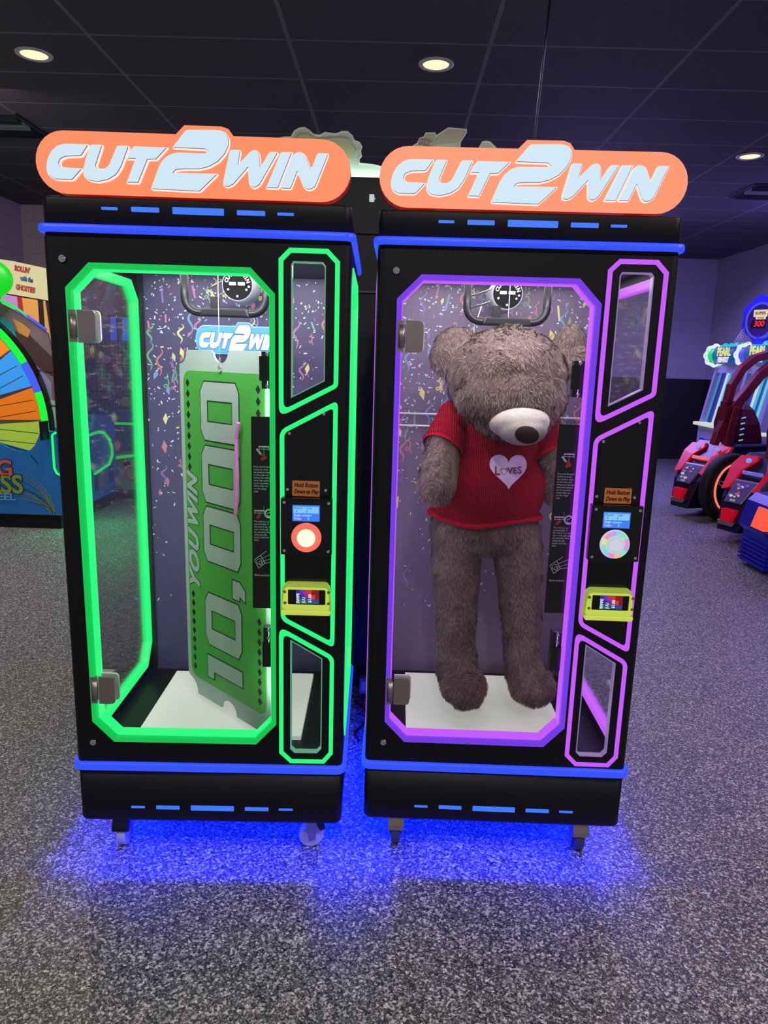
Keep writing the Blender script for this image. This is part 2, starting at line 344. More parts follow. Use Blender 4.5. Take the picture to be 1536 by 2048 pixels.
# ------------------------------------------------------------------ confetti print
CONF = [glow(n, c, 0.0, base=srgb(*c)) for n, c in [('confetti_white', (215, 215, 228)), ('confetti_yellow', (222, 208, 145)), ('confetti_pink', (180, 115, 165)), ('confetti_blue', (115, 150, 200)), ('confetti_green', (115, 170, 135)), ('confetti_red', (195, 118, 138)), ('confetti_violet', (135, 110, 180))]]
def back_print(name, col, parent, seed):
    r = random.Random(seed)
    m = bpy.data.materials.new(name); m.use_nodes = True; nt = m.node_tree; b = nt.nodes['Principled BSDF']; L = nt.links.new
    tc = nt.nodes.new('ShaderNodeTexCoord'); mp = nt.nodes.new('ShaderNodeMapping'); mp.inputs['Rotation'].default_value = (PI/2, 0, 0)
    br = nt.nodes.new('ShaderNodeTexBrick'); br.offset = 0; br.inputs['Scale'].default_value = 1; br.inputs['Brick Width'].default_value = 0.03; br.inputs['Row Height'].default_value = 0.03; br.inputs['Mortar Size'].default_value = 0.003  # faint grid paints tile reflections into the panel colour
    br.inputs['Color1'].default_value = (*col, 1); br.inputs['Color2'].default_value = (*[c*1.08 for c in col], 1); br.inputs['Mortar'].default_value = (*[c*0.97 for c in col], 1)
    L(tc.outputs['Object'], mp.inputs[0]); L(mp.outputs[0], br.inputs['Vector']); L(br.outputs[0], b.inputs['Base Color']); b.inputs['Roughness'].default_value = 0.45
    g = G(); X, Y = 0.383, 0.700; g.box(-X, X, Y, Y+0.01, 0.30, 1.86, m)
    y = Y-0.0008
    def shape(pts, mm): g.poly([(px, y, pz) for px, pz in pts], mm)
    def ribbon(pts, wds, mm):
        for i in range(len(pts)-1):
            a, c = Vector(pts[i]), Vector(pts[i+1]); d = (c-a)
            if d.length < 1e-6: continue
            n = Vector((-d.y, d.x)).normalized(); w0 = wds[i]/2; w1 = wds[i+1]/2
            shape([a-n*w0, c-n*w1, c+n*w1, a+n*w0], mm)
    ok = lambda z: r.random() < (0.12+0.88*min(1, max(0, (z-0.95)/0.45)) if z > 0.6 else 0.04)
    for i in range(1500):
        x = r.uniform(-X+.01, X-.01); z = r.uniform(0.5, 1.84)
        if not ok(z): continue
        a = r.uniform(0, PI); l = r.choice([0.002, 0.003, 0.004, 0.006]); wd = r.choice([.0016, .0024]); d = Vector((math.cos(a), math.sin(a)))*l; n = Vector((-d.y, d.x)).normalized()*wd
        c = Vector((x, z)); shape([c-d-n, c+d-n, c+d+n, c-d+n], CONF[0] if r.random() < .78 else r.choice(CONF))
    for i in range(210):
        x = r.uniform(-X+.03, X-.03); z = r.uniform(0.65, 1.80)
        if not ok(z): continue
        k = r.random(); mm = r.choice(CONF[1:]); s = r.uniform(0.6, 1.3)
        if k < 0.35:
            a = r.uniform(-.5, .5); M = lambda u, v: (x+u*math.cos(a)-v*math.sin(a), z+u*math.sin(a)+v*math.cos(a))
            shape([M(0, -.020*s), M(.009*s, .002), M(.002, .020*s), M(-.009*s, 0)], CONF[1] if r.random() < .5 else mm)
        elif k < 0.55:
            a = r.uniform(-.4, .4); ribbon([(x, z), (x+a*.04, z+0.045*s)], [0.007, 0.007], mm)
        elif k < 0.8:
            pts = []; wds = []
            for j in range(22):
                u = j/21; pts.append((x+0.010*math.sin(u*9)*(.4+u), z+0.085*s*(u-.5))); wds.append(0.002+0.006*math.sin(PI*u))
            ribbon(pts, wds, mm)
        else:
            pts = []; wds = []
            for j in range(30):
                u = j/29; a = u*4*PI; q = 0.012*s*(1-u*.55); pts.append((x+q*math.cos(a)*.75, z+0.05*s*u+q*math.sin(a))); wds.append(0.0042)
            ribbon(pts, wds, mm)
    return g.build('back_panel', parent)

# ------------------------------------------------------------------ the prize machine
M1 = ((-0.5263, 1.9618, 0), 0.025); M2 = ((0.352, 2.0059, 0), -0.0086)
W2 = 0.405; D = 0.757
def rr_loop(ins, z, r=0.024, x0=-W2, x1=W2, y0=0, y1=D, n=6): return [(x, y, z) for x, y in rrect(x0+ins, x1-ins, y0+ins, y1-ins, max(r-ins*0.5, 0.004), n)]
DOOR = [(-0.348, 1.722), (-0.284, 1.786), (0.140, 1.786), (0.203, 1.722), (0.203, 0.473), (0.143, 0.408), (-0.284, 0.408), (-0.346, 0.473)]
TOPS = [(0.242, 1.840), (0.345, 1.840), (0.376, 1.809), (0.376, 1.482), (0.214, 1.396), (0.214, 1.812)]
TOPR = [0, 0, 0, 0.012, 0.03, 0]
TOPW = [(0.252, 1.807), (0.331, 1.807), (0.339, 1.797), (0.339, 1.497), (0.247, 1.449), (0.247, 1.798)]
MIDS = [(0.216, 1.360), (0.376, 1.447), (0.376, 0.722), (0.218, 0.806)]
LOWS = [(0.213, 0.786), (0.376, 0.694), (0.376, 0.378), (0.350, 0.345), (0.246, 0.345), (0.213, 0.378)]
LOWR = [0.03, 0.02, 0, 0, 0, 0]
LOWW = [(0.246, 0.745), (0.341, 0.688), (0.341, 0.393), (0.327, 0.378), (0.259, 0.378), (0.246, 0.391)]
SIDE = [(0.075, 1.745), (0.130, 1.806), (0.620, 1.806), (0.684, 1.745), (0.684, 0.445), (0.625, 0.368), (0.135, 0.368), (0.075, 0.440)]
GRILLE = [(-0.245, -0.203, 0.0035), (-0.168, -0.096, 0.006), (-0.061, 0.072, 0.0085), (0.106, 0.179, 0.006), (0.211, 0.254, 0.0035)]
YZ = Matrix(((0, -1, 0, 0), (1, 0, 0, 0), (0, 0, 1, 0), (0, 0, 0, 1)))     # plate (x,z) -> depth, z ; thickness along -x
def instruction_panel(parent):
    t = bpy.data.objects.new('instruction_panel', None); COL.objects.link(t); t.parent = parent; y = 0.052
    P(plate([rrect(0.128, 0.199, 0.822, 1.392, 0.001, 2)], y, y+0.006), 'sheet', BLACKGLOSS, t)
    INK = mat('white_print', srgb(200, 200, 208), 0.6); RED = mat('red_print', srgb(170, 40, 42), 0.6)
    yy = y-0.0006; x0 = 0.134
    P(text('Press the forward\nbutton to move\nthe scissors close\nto the prize and\nrelease the button\nwhen the scissors\nare in a position\nwhere they can\ncut the target\nrope.', 0.0078, x0, 1.213, yy, 0.0001, 'LEFT', 0.86, line=1.02), 'print', INK, t)
    P(text('The scissors cut\nautomatically. If\nthe wire is cut, the\ndoor of the gift will\nbe unlocked. After\ntaking the gift,\nplease close the\ndoor.', 0.0078, x0, 1.060, yy, 0.0001, 'LEFT', 0.86, line=1.02), 'print', INK, t)
    P(text('Blade position', 0.0088, x0, 0.925, yy, 0.0001, 'LEFT', 0.9), 'print', INK, t)
    g = G()
    def ln(a, b, wd=0.0012, m=INK):
        a = Vector(a); b = Vector(b); d = b-a; n = Vector((-d.y, d.x)).normalized()*wd/2; g.poly([(q.x, yy, q.y) for q in (a-n, b-n, b+n, a+n)], m)
    for x, z in ((0.164, 1.307), (0.150, 1.120)):
        ln((x-.015, z), (x+.015, z), .004); ln((x-.015, z-.007), (x+.015, z-.007), .0015); ln((x-.014, z), (x-.014, z-.010)); ln((x+.014, z), (x+.014, z-.010)); ln((x, z), (x, z-.020), .0008)
    for c in ((0.162, 1.283), (0.167, 1.276), (0.160, 1.272), (0.150, 1.106), (0.145, 1.101)): g.poly([(x, yy-.0001, z) for x, z in circ(c[0], c[1], 0.0055, 10)], RED)
    for a, b in (((.143, 1.300), (.152, 1.290)),): ln(a, b, .005)
    g.poly([(x, yy, z) for x, z in ((.156, 1.292), (.148, 1.287), (.157, 1.283))], INK)
    A = arc(0.178, 1.112, 0.012, 20, 330, 16)
    for i in range(16): ln(A[i], A[i+1], .0045)
    ln((.171, 1.112), (.186, 1.119), .0015); ln((.168, 1.106), (.180, 1.104), .003)
    ln((.163, 1.135), (.163, 1.118), .0006)
    Q = [(.134, .972), (.152, .986), (.165, .962), (.146, .946)]
    for i in range(4): ln(Q[i], Q[(i+1) % 4], .0016)
    for c, rr_ in (((.148, .967), .008), ((.152, .962), .006)):
        A = circ(c[0], c[1], rr_, 12)
        for i in range(12): ln(A[i], A[(i+1) % 12], .0012)
    for a, b in (((.152, .986), (.170, .999)), ((.155, .976), (.188, .992)), ((.159, .967), (.190, .979)), ((.165, .962), (.190, .967))): ln(a, b, .0012)
    g.build('diagram', t)
    return t
def castor(parent, x, y, turn, brakemat, wheelm, wheelr=0.040):
    t = bpy.data.objects.new('castor', None); COL.objects.link(t); t.parent = parent; t.location = (x, y, 0); t.rotation_euler = (0, 0, turn)
    g = G(); g.box(-.034, .034, -.034, .034, .128, .134, STEEL); g.cyl((0, 0, .128), (0, 0, .112), .022, .022, STEEL)
    for s in (-1, 1):
        g.add(plate([[(-.018, .112), (.020, .112), (.016, .030), (-.006, .030)]], s*.022-.0015, s*.022+.0015), STEEL)
    g.box(-.018, .020, -.022, .022, .106, .112, STEEL); g.build('fork', t, bevel=.001)
    w_ = G(); c = Vector((.005, 0, wheelr))
    w_.cyl(c-Vector((0, .014, 0)), c+Vector((0, .014, 0)), wheelr, wheelr, wheelm, 28); w_.cyl(c-Vector((0, .020, 0)), c+Vector((0, .020, 0)), .014, .014, wheelm, 16); w_.build('wheel', t, bevel=.003)
    b = G(); P0 = [(.020, .132), (.034, .124), (.037, .098), (.044, .084), (.048, .066), (.030, .060), (.022, .078), (.018, .100)]
    b.add(plate([fillet(P0, .004, 3)], -.026, .026, .002), brakemat); b.build('brake_pedal', t)
    return t
def machine(name, label, pos, rz, led, ledd, orange, backcol, seed, sil, top_light, tint, btn):
    R = thing(name, label, 'arcade machine', pos, rz)
    # base, open below
    g = G()
    g.loft([rr_loop(.012, .300), rr_loop(.012, .142), rr_loop(.008, .134), rr_loop(.003, .136), rr_loop(0, .142), rr_loop(0, .316), rr_loop(.012, .316)], BLACK, False, True, True)
    g.loft([rr_loop(.012, .300), rr_loop(.013, .2995)], BLACK, False, True)
    g.build('base_cabinet', R)
    for z, nm in ((.1835, 'light_bar'), (1.9225, 'light_bar')):
        for a, b, h in GRILLE: P(plate([rrect(a, b, z-h, z+h, .0015, 2)], -.0015, .004), nm, BLUEBAR, R)
    for z0, z1 in ((.312, .337), (1.8615, 1.8815)):
        g = G(); o_ = .012
        g.loft([rr_loop(0.001, z0), rr_loop(-o_+.003, z0), rr_loop(-o_, z0+.004), rr_loop(-o_, z1-.004), rr_loop(-o_+.003, z1), rr_loop(0.001, z1)], BLUEBAND, False, False, True)
        g.build('led_band', R)
    # upper box
    g = G()
    g.loft([rr_loop(0.001, 1.85), rr_loop(0.001, 1.944), rr_loop(.002, 1.949), rr_loop(.007, 1.951)], BLACK, True, True, True); g.build('top_cabinet', R)
    # body: corner posts, sides, floor, ceiling
    g = G()
    for sx in (-1, 1):
        M = YZ.copy(); M[0][3] = sx*(W2-.010)
        g.add(plate([[(0.02, .335), (D-.02, .335), (D-.02, 1.851), (.02, 1.851)], SIDE], -.010, .010), BLACK, M)
        for (y0, f) in ((0, 1), (D, -1)):
            pts = [(sx*(W2-.02), y0+f*.02)]+[(sx*(W2-.02)+sx*.02*math.sin(a), y0+f*(.02-.02*math.cos(a))) for a in [PI/2*i/5 for i in range(6)]]
            g.loft([[(x, y, z) for x, y in pts] for z in (.335, 1.851)], BLACK, True, True, False)
    g.box(-W2+.02, W2-.02, D-.012, D, .335, 1.851, BLACK)
    g.box(-W2+.004, W2-.004, .004, D-.004, .302, .325, BLACK); g.box(-W2+.004, W2-.004, .02, D-.004, 1.838, 1.855, BLACK)
    for sx in (-1, 1): g.box(sx*.375-.010, sx*.375+.010, .690, .745, .325, 1.84, DARK)
    g.build('body_frame', R)
    P(plate([[(-W2+.02, .340), (W2-.02, .340), (W2-.02, 1.848), (-W2+.02, 1.848)], inset(DOOR, .001), TOPW, LOWW], 0, .02), 'front_frame', BLACK, R)
    G().box(-W2+.02, W2-.02, .001, .004, 1.8475, 1.852, DARK).build('seam', R)
    # led strips
    g = G(); g.add(plate([inset(DOOR, -.001), inset(DOOR, .013)], -.006, .010), ledd); g.add(plate([inset(DOOR, .004), inset(DOOR, .016)], .010, .052), led)
    g.build('door_led_strip', R)
    ff = lambda L, r, d: fillet(inset(L, d), [max(q-d*.6, 0) for q in r] if isinstance(r, list) else r, 5)
    for L, r in ((TOPS, TOPR), (MIDS, [.02]*4), (LOWS, LOWR)):
        P(plate([ff(L, r, 0), ff(L, r, .0125)], -.003, .001), 'led_strip', led, R)
    for sx in (-1, 1):
        M = YZ.copy(); M[0][3] = sx*(W2-.010)
        P0 = G(); P0.add(plate([inset(SIDE, -.004), inset(SIDE, .020)], -.014, .014), led, M); P0.build('side_led_strip', R)
        P0 = G(); P0.add(plate([inset(SIDE, .015)], -.002, .002), PANE, M); P0.build('side_window', R)
    # panes
    P(plate([inset(DOOR, .010)], .012, .018), 'door_glass', PANE, R)
    for L in (TOPW, LOWW):
        P(plate([inset(L, -.004)], .0203, .024), 'window_pane', PANE, R)
        P(plate([L, inset(L, .003)], -.0006, .0200), 'window_edge', mat('pane_edge_%d' % seed, (.2, .2, .22), .2, em=tuple(sil), es=.3), R)
    # hinges and locks
    for z, lbl in ((1.624, 'hinge'), (.574, 'hinge')):
        g = G(); g.add(plate([fillet([(-.322, z-.043), (-.274, z-.043), (-.274, z+.043), (-.322, z+.043)], [0, .014, .014, 0], 4)], -.008, .001, .001), STEEL)
        g.add(plate([fillet([(-.322, z-.043), (-.270, z-.043), (-.270, z+.043), (-.322, z+.043)], [0, .014, .014, 0], 4)], .019, .026, .001), WHITE)
        g.build('hinge', R)
        g = G(); g.cyl((-.333, -.006, z-.030), (-.333, -.006, z+.030), .0095, .0095, STEEL, 16); g.box(-.345, -.328, -.008, .004, z-.042, z+.042, STEEL); g.build('hinge_barrel', R)
    for z0, z1 in ((1.470, 1.572), (.636, .758)):
        g = G(); g.box(.158, .196, .056, .086, z0, z1, DARK)
        if z0 > 1: g.box(.152, .176, .050, .060, z0+.022, z1-.012, BLACKGLOSS)
        else: g.box(.156, .190, .046, .060, z0, z1-.045, BLACKGLOSS)
        for z in (z1-.006, z0+.008 if z0 > 1 else z1-.030): g.cyl((.174, .056, z), (.174, .050, z), .005, .005, CHROME, 12)
        g.build('lock_block', R, bevel=.001)
    for x, z in ((-.353, 1.795), (-.349, .402)):
        g = G(); g.cyl((x, 0, z), (x, -.006, z), .010, .009, CHROME, 20); g.cyl((x, -.006, z), (x, -.009, z), .006, .005, CHROME, 16); g.build('key_lock', R)
    # control column
    cx = .296
    g = G(); g.add(plate([inset(MIDS, .020)], -.0015, .0), BLACKGLOSS); g.build('control_plate', R)
    for x, z in ((.243, 1.352), (.338, 1.408), (.238, 1.195), (.345, 1.195)):
        G().cyl((x, 0, z), (x, -.005, z), .005, .004, CHROME, 12).build('screw', R)
    g = G(); g.add(plate([rrect(.222, .366, 1.012, 1.175, .003)], -.028, .0, .001), BLACKGLOSS)
    for x in (.232, .356):
        for z in (1.163, 1.024): g.cyl((x, -.028, z), (x, -.032, z), .0048, .004, CHROME, 12)
    g.build('control_panel', R)
    t = bpy.data.objects.new('display_screen', None); COL.objects.link(t); t.parent = R
    P(plate([rrect(.255, .331, 1.110, 1.156, .001, 2)], -.0295, -.028), 'bezel', glow('lcd_blue', (60, 125, 245), 1.0), t)
    P(plate([rrect(.258, .328, 1.133, 1.152, .0005, 2)], -.0301, -.0294), 'upper_field', glow('lcd_light', (125, 195, 245), 1.0), t)
    LT = glow('lcd_text', (210, 235, 255), 1.0); LB = mat('lcd_dark_text', srgb(35, 80, 150), .5)
    P(text('Round     Live\n  0          0', .0095, .260, 1.1430, -.0303, .0001, 'LEFT', .9), 'screen_text', LB, t)
    P(text('Single scissors\nGulps:       0', .0095, .259, 1.1225, -.0298, .0001, 'LEFT', .9), 'screen_text', LT, t)
    t = bpy.data.objects.new('push_button', None); COL.objects.link(t); t.parent = R; c = (cx-.002, 1.063)
    cyl = lambda r0, r1, y0, y1, m: G().cyl((c[0], y0, c[1]), (c[0], y1, c[1]), r0, r1, m, 40)
    cyl(.0425, .0405, -.028, -.036, btn[0]).build('ring', t)
    if btn[2]:
        g = G(); k = 48
        for i in range(k):
            a0, a1 = 2*PI*i/k, 2*PI*(i+1)/k; g.poly([(c[0]+r_*math.cos(a), -.0363, c[1]+r_*math.sin(a)) for r_, a in ((.027, a0), (.0395, a0), (.0395, a1), (.027, a1))], btn[2][i*len(btn[2])//k])
        g.build('rainbow_ring', t)
    cyl(.026, .024, -.036, -.041, btn[1]).build('cap', t); 
    if btn[2]: cyl(.017, .0165, -.041, -.0425, glow('button_core', (205, 210, 225), .95)).build('core', t)
    # payment reader
    t = bpy.data.objects.new('card_reader', None); COL.objects.link(t); t.parent = R
    YEL = glow('yellow_green_reader', (205, 222, 84), .80, base=srgb(90, 100, 40)); YED = glow('yellow_green_reader_lip', (165, 188, 70), .65, base=srgb(80, 90, 36))
    OUT = fillet([(.222, .842), (.232, .832), (.360, .832), (.367, .842), (.362, .915), (.352, .927), (.238, .927), (.226, .915)], .012, 4)
    g = G(); g.add(plate([OUT], -.030, 0, .006), YED); g.build('housing', t)
    g = G(); g.add(plate([fillet([(.226, .850), (.363, .850), (.357, .917), (.232, .917)], .012, 4), rrect(.243, .350, .866, .911, .003)], -.038, -.029, .003), YEL)
    g.add(plate([fillet([(.226, .835), (.364, .835), (.366, .848), (.224, .848)], .005, 4)], -.040, -.029, .003), YEL); g.build('cover', t)
    P(plate([rrect(.241, .352, .864, .913, .003)], -.033, -.030), 'screen', mat('reader_screen', (0.004, 0.004, 0.006), .08), t)
    for x, z in ((.234, .905), (.359, .905), (.235, .872), (.359, .872)): G().cyl((x, -.036, z), (x, -.040, z), .005, .004, mat('smoked_knob', srgb(110, 130, 50), .3), 14).build('screw', t)
    g = G(); cols = [(20, 20, 80), (45, 40, 190), (120, 45, 190), (200, 45, 120), (215, 60, 60), (140, 25, 30)]
    for i, cc in enumerate(cols):
        for j in range(3):
            k = cols[min(5, i+(j == 0))] if j < 2 else (20+i*8, 110-i*8, 150)
            g.poly([(x, -.0334, z) for x, z in ((.266+i*.011, .869+(2-j)*.0135), (.277+i*.011, .869+(2-j)*.0135), (.277+i*.011, .8825+(2-j)*.0135), (.266+i*.011, .8825+(2-j)*.0135))], glow('reader_hue_%d_%d_%d' % k, k, .8))
    g.build('colour_field', t)
    for tx, x, cc in (('SWIPE', .272, (235, 240, 235)), ('JUU', .288, (225, 230, 110)), ('$1.00', .306, (205, 245, 225))):
        P(text(tx, .012, x, .868+(.012 if len(tx) < 5 else .017), -.0338, .0001, 'CENTER', .9, rot=PI/2, bold=.0003), 'screen_text', glow('reader_text_%s' % tx.strip('$').replace('.', ''), cc, 1.0), t)
    topper(R, orange)
    instruction_panel(R)
    # interior
    back_print('%s_print' % name, backcol, R, seed)
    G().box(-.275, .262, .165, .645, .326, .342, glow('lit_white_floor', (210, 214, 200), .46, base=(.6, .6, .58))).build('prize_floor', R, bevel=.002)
    g = G(); U = [(-.127, .35, 1.84), (-.127, .35, 1.735)]+[(-.127+.045*(1-math.cos(a)), .35, 1.735-.045*math.sin(a)) for a in [PI/2*i/6 for i in range(1, 7)]]
    U2 = [(-x, y, z) for x, y, z in reversed(U)]; g.tube(U+U2, .0125, DARK, 14); g.build('crossbar_tube', R)
    g = G(); g.add(plate([fillet([(-.078, 1.678), (.080, 1.676), (.070, 1.704), (-.070, 1.704)], .008)], .332, .368, .006), DARK)
    bx = -.03 if name != 'violet' else 0
    g.box(-.045, -.020, .338, .362, 1.700, 1.738, BLACK); g.build('scissor_carriage', R)
    t = bpy.data.objects.new('scissor_head', None); COL.objects.link(t); t.parent = R; hx, hz, hy = .016, 1.788, .47
    g = G(); g.cyl((hx, hy, hz), (hx, hy+.13, hz), .051, .056, mat('drum_grey', srgb(165, 165, 180), .4), 40); g.build('drum', t)
    G().cyl((hx, hy, hz), (hx, hy-.004, hz), 0.0475, .0475, mat('matte_black_face', srgb(14, 14, 20), .7, spec=.2), 40).build('face', t)
    for i, ch in enumerate('CUT 2 WIN'):
        a = math.radians(90-(i-4)*17.5)
        if ch != ' ': P(text(ch, .0165, hx+.0365*math.cos(a), hz+.0365*math.sin(a), hy-.0046, .0001, 'CENTER', 1, rot=a-PI/2, bold=.0006), 'letter', WHITE, t)
    g = G()
    for x0 in (-.026, .003): g.add(plate([rrect(hx+x0, hx+x0+.022, hz-.002, hz+.008, .001, 2)], hy-.008, hy-.004), WHITE)
    for i, (x, z) in enumerate([(-.03, -.015), (0, -.036), (.03, -.015), (.038, -.005)]): g.cyl((hx+x, hy-.004, hz+z), (hx+x, hy-.006, hz+z), .004, .004, WHITE, 5)
    g.build('ornament', t)
    g = G()
    for z in (1.785, 1.745): g.tube([(hx-.050, .50, z+.02), (hx-.12, .60, z)], .003, STEEL, 10)
    g.build('guide_rod', R)
    # underglow inside the hollow base
    for (x, y, sx_, sy_) in ((0, .055, .72, .02), (0, D-.16, .66, .02), (-.35, D/2, .02, .6), (.35, D/2, .02, .6)):
        area('underglow_lamp', (x, y, .200), (0, 0, 0), sx_, 8.0 if sx_ > .1 else 6.5, (0.002, 0.012, 1.0), sy_, parent=R)
    area('interior_lamp', (0, .40, 1.834), (0, 0, 0), .66, top_light*.40, (1.0, .97, .90), .50, parent=R)
    area('interior_front_fill', (0, .075, 1.825), (math.radians(30), 0, 0), .6, top_light*.55, (.95, .95, 1.0), .03, parent=R)  # added fill so that upright faces inside get light from the front
    for sx in (-1, 1): area('door_edge_fill', (sx*.24-.07, .058, 1.10), (math.radians(90), 0, -sx*.5), .012, top_light*.21, tint, 1.2, parent=R)  # added fill at both door edges to brighten the prize
    for (x, y, tn) in ((-.300, .085, -PI/2), (.300, .085, -PI/2 if sil[0] > .3 else .25), (-.300, D-.09, PI/2), (.300, D-.09, PI/2)):
        dark_ = (sil[0] < .3 and x < 0 and y < .2)
        castor(R, x, y, tn if sil[0] > .3 or x > 0 or y > .2 else -PI/2, BLACKGLOSS if sil[0] < .3 else BRASS, WHEELM if sil[0] < .3 else mat('smoky_castor_wheel', srgb(70, 66, 90), .35))
    return R
GREEN = glow('green_led', (40, 255, 130), .95); GREEND = glow('green_led_dim', (10, 205, 85), .85)
VIOLET = glow('violet_led', (200, 92, 255), .95); VIOLETD = glow('violet_led_dim', (118, 60, 235), .9)
ORANGE2 = glow('orange_sign_acrylic_pale', (255, 150, 112), 1.0)
btn1 = (glow('red_button_ring', (250, 112, 92), 1.0), glow('hot_button_cap', (255, 238, 215), 1.15), None)
RB = [glow('rainbow_%d' % i, c, .9) for i, c in enumerate([(240, 150, 215), (150, 235, 190), (140, 225, 235), (190, 170, 240), (245, 150, 200), (225, 235, 150), (140, 235, 185), (150, 205, 245), (240, 150, 205), (235, 200, 150), (140, 235, 210), (200, 165, 240)])]
btn2 = (glow('pale_button_ring', (215, 205, 235), .9), glow('pale_button_cap', (200, 215, 225), .85), RB)
green_m = machine('cutting_prize_machine', 'tall black prize machine outlined in green LEDs, a green ticket inside', *M1, GREEN, GREEND, ORANGE, srgb(72, 62, 105), 11, (.1, .8, .4), 8.5, (.75, 1.0, .85), btn1)
violet_m = machine('cutting_prize_machine', 'tall black prize machine outlined in violet LEDs, a brown teddy bear inside', *M2, VIOLET, VIOLETD, ORANGE2, srgb(110, 94, 124), 23, (.55, .3, 1), 6.8, (.80, .62, 1.0), btn2)
# clear rods across the back of the violet machine
for z in (1.368, 1.323): G().tube([(-.372, .685, z), (.372, .685, z)], .0035, mat('clear_rod', (.8, .8, .85), .1, spec=1), 8).build('cross_rod', violet_m)
# blue wall sign inside the green machine
t = bpy.data.objects.new('inner_sign', None); COL.objects.link(t); t.parent = green_m
KW, KH = .40, .64; SX = lambda L: [(x*KW-.016, (z-2.03)*KH+1.616) for x, z in L]
P(plate([SX(inset(PILL, -.004))], .690, .6965), 'edge', glow('sign_pale_edge', (180, 215, 235), .15, base=srgb(190, 220, 240)), t)
P(plate([SX(PILL)], .688, .690), 'board', glow('sign_blue', (85, 165, 230), .25, base=srgb(80, 160, 230)), t)
for k, L in SIGN.items():
    g = G(); g.add(plate([SX(rnd(inset(L, -.003), k))], .6868, .688), mat('sign_navy_outline', srgb(35, 70, 130), .5)); g.add(plate([SX(rnd(L, k))], .6855, .6868), glow('sign_letter', (215, 235, 240), .25, base=srgb(215, 235, 240)))
    g.build('letter', t)

def at(machine_pos, lx, ly, z):
    (x, y, _), r = machine_pos; return (x+lx*math.cos(r)-ly*math.sin(r), y+lx*math.sin(r)+ly*math.cos(r), z)
# ------------------------------------------------------------------ handwritten notes
NOTE = mat('orange_card', srgb(205, 125, 60), .7); INKB = mat('marker_ink', srgb(45, 18, 25), .6)
for Mp, lab, tilt, xx in ((M1, 'orange handwritten card above the red-glowing button of the green-lit machine', .01, .290), (M2, 'orange handwritten card above the rainbow button of the violet-lit machine', .0, .297)):
    t = thing('handwritten_note', lab, 'note', at(Mp, xx, -.0045, 1.176), Mp[1], 'cards taped above the play buttons')
    P(plate([rrect(-.0385, .0385, .001, .045, .001, 2)], -.0012, 0), 'card', NOTE, t)
    P([text('Hold Button', .0165, 0, .0325, -.0016, .0001, 'CENTER', .80, shear=.15, bold=.0005), text('Down to Play', .0165, .001, .0140, -.0016, .0001, 'CENTER', .74, shear=.2, bold=.0005)], 'handwriting', INKB, t)
    t.rotation_euler = (0, tilt, Mp[1])

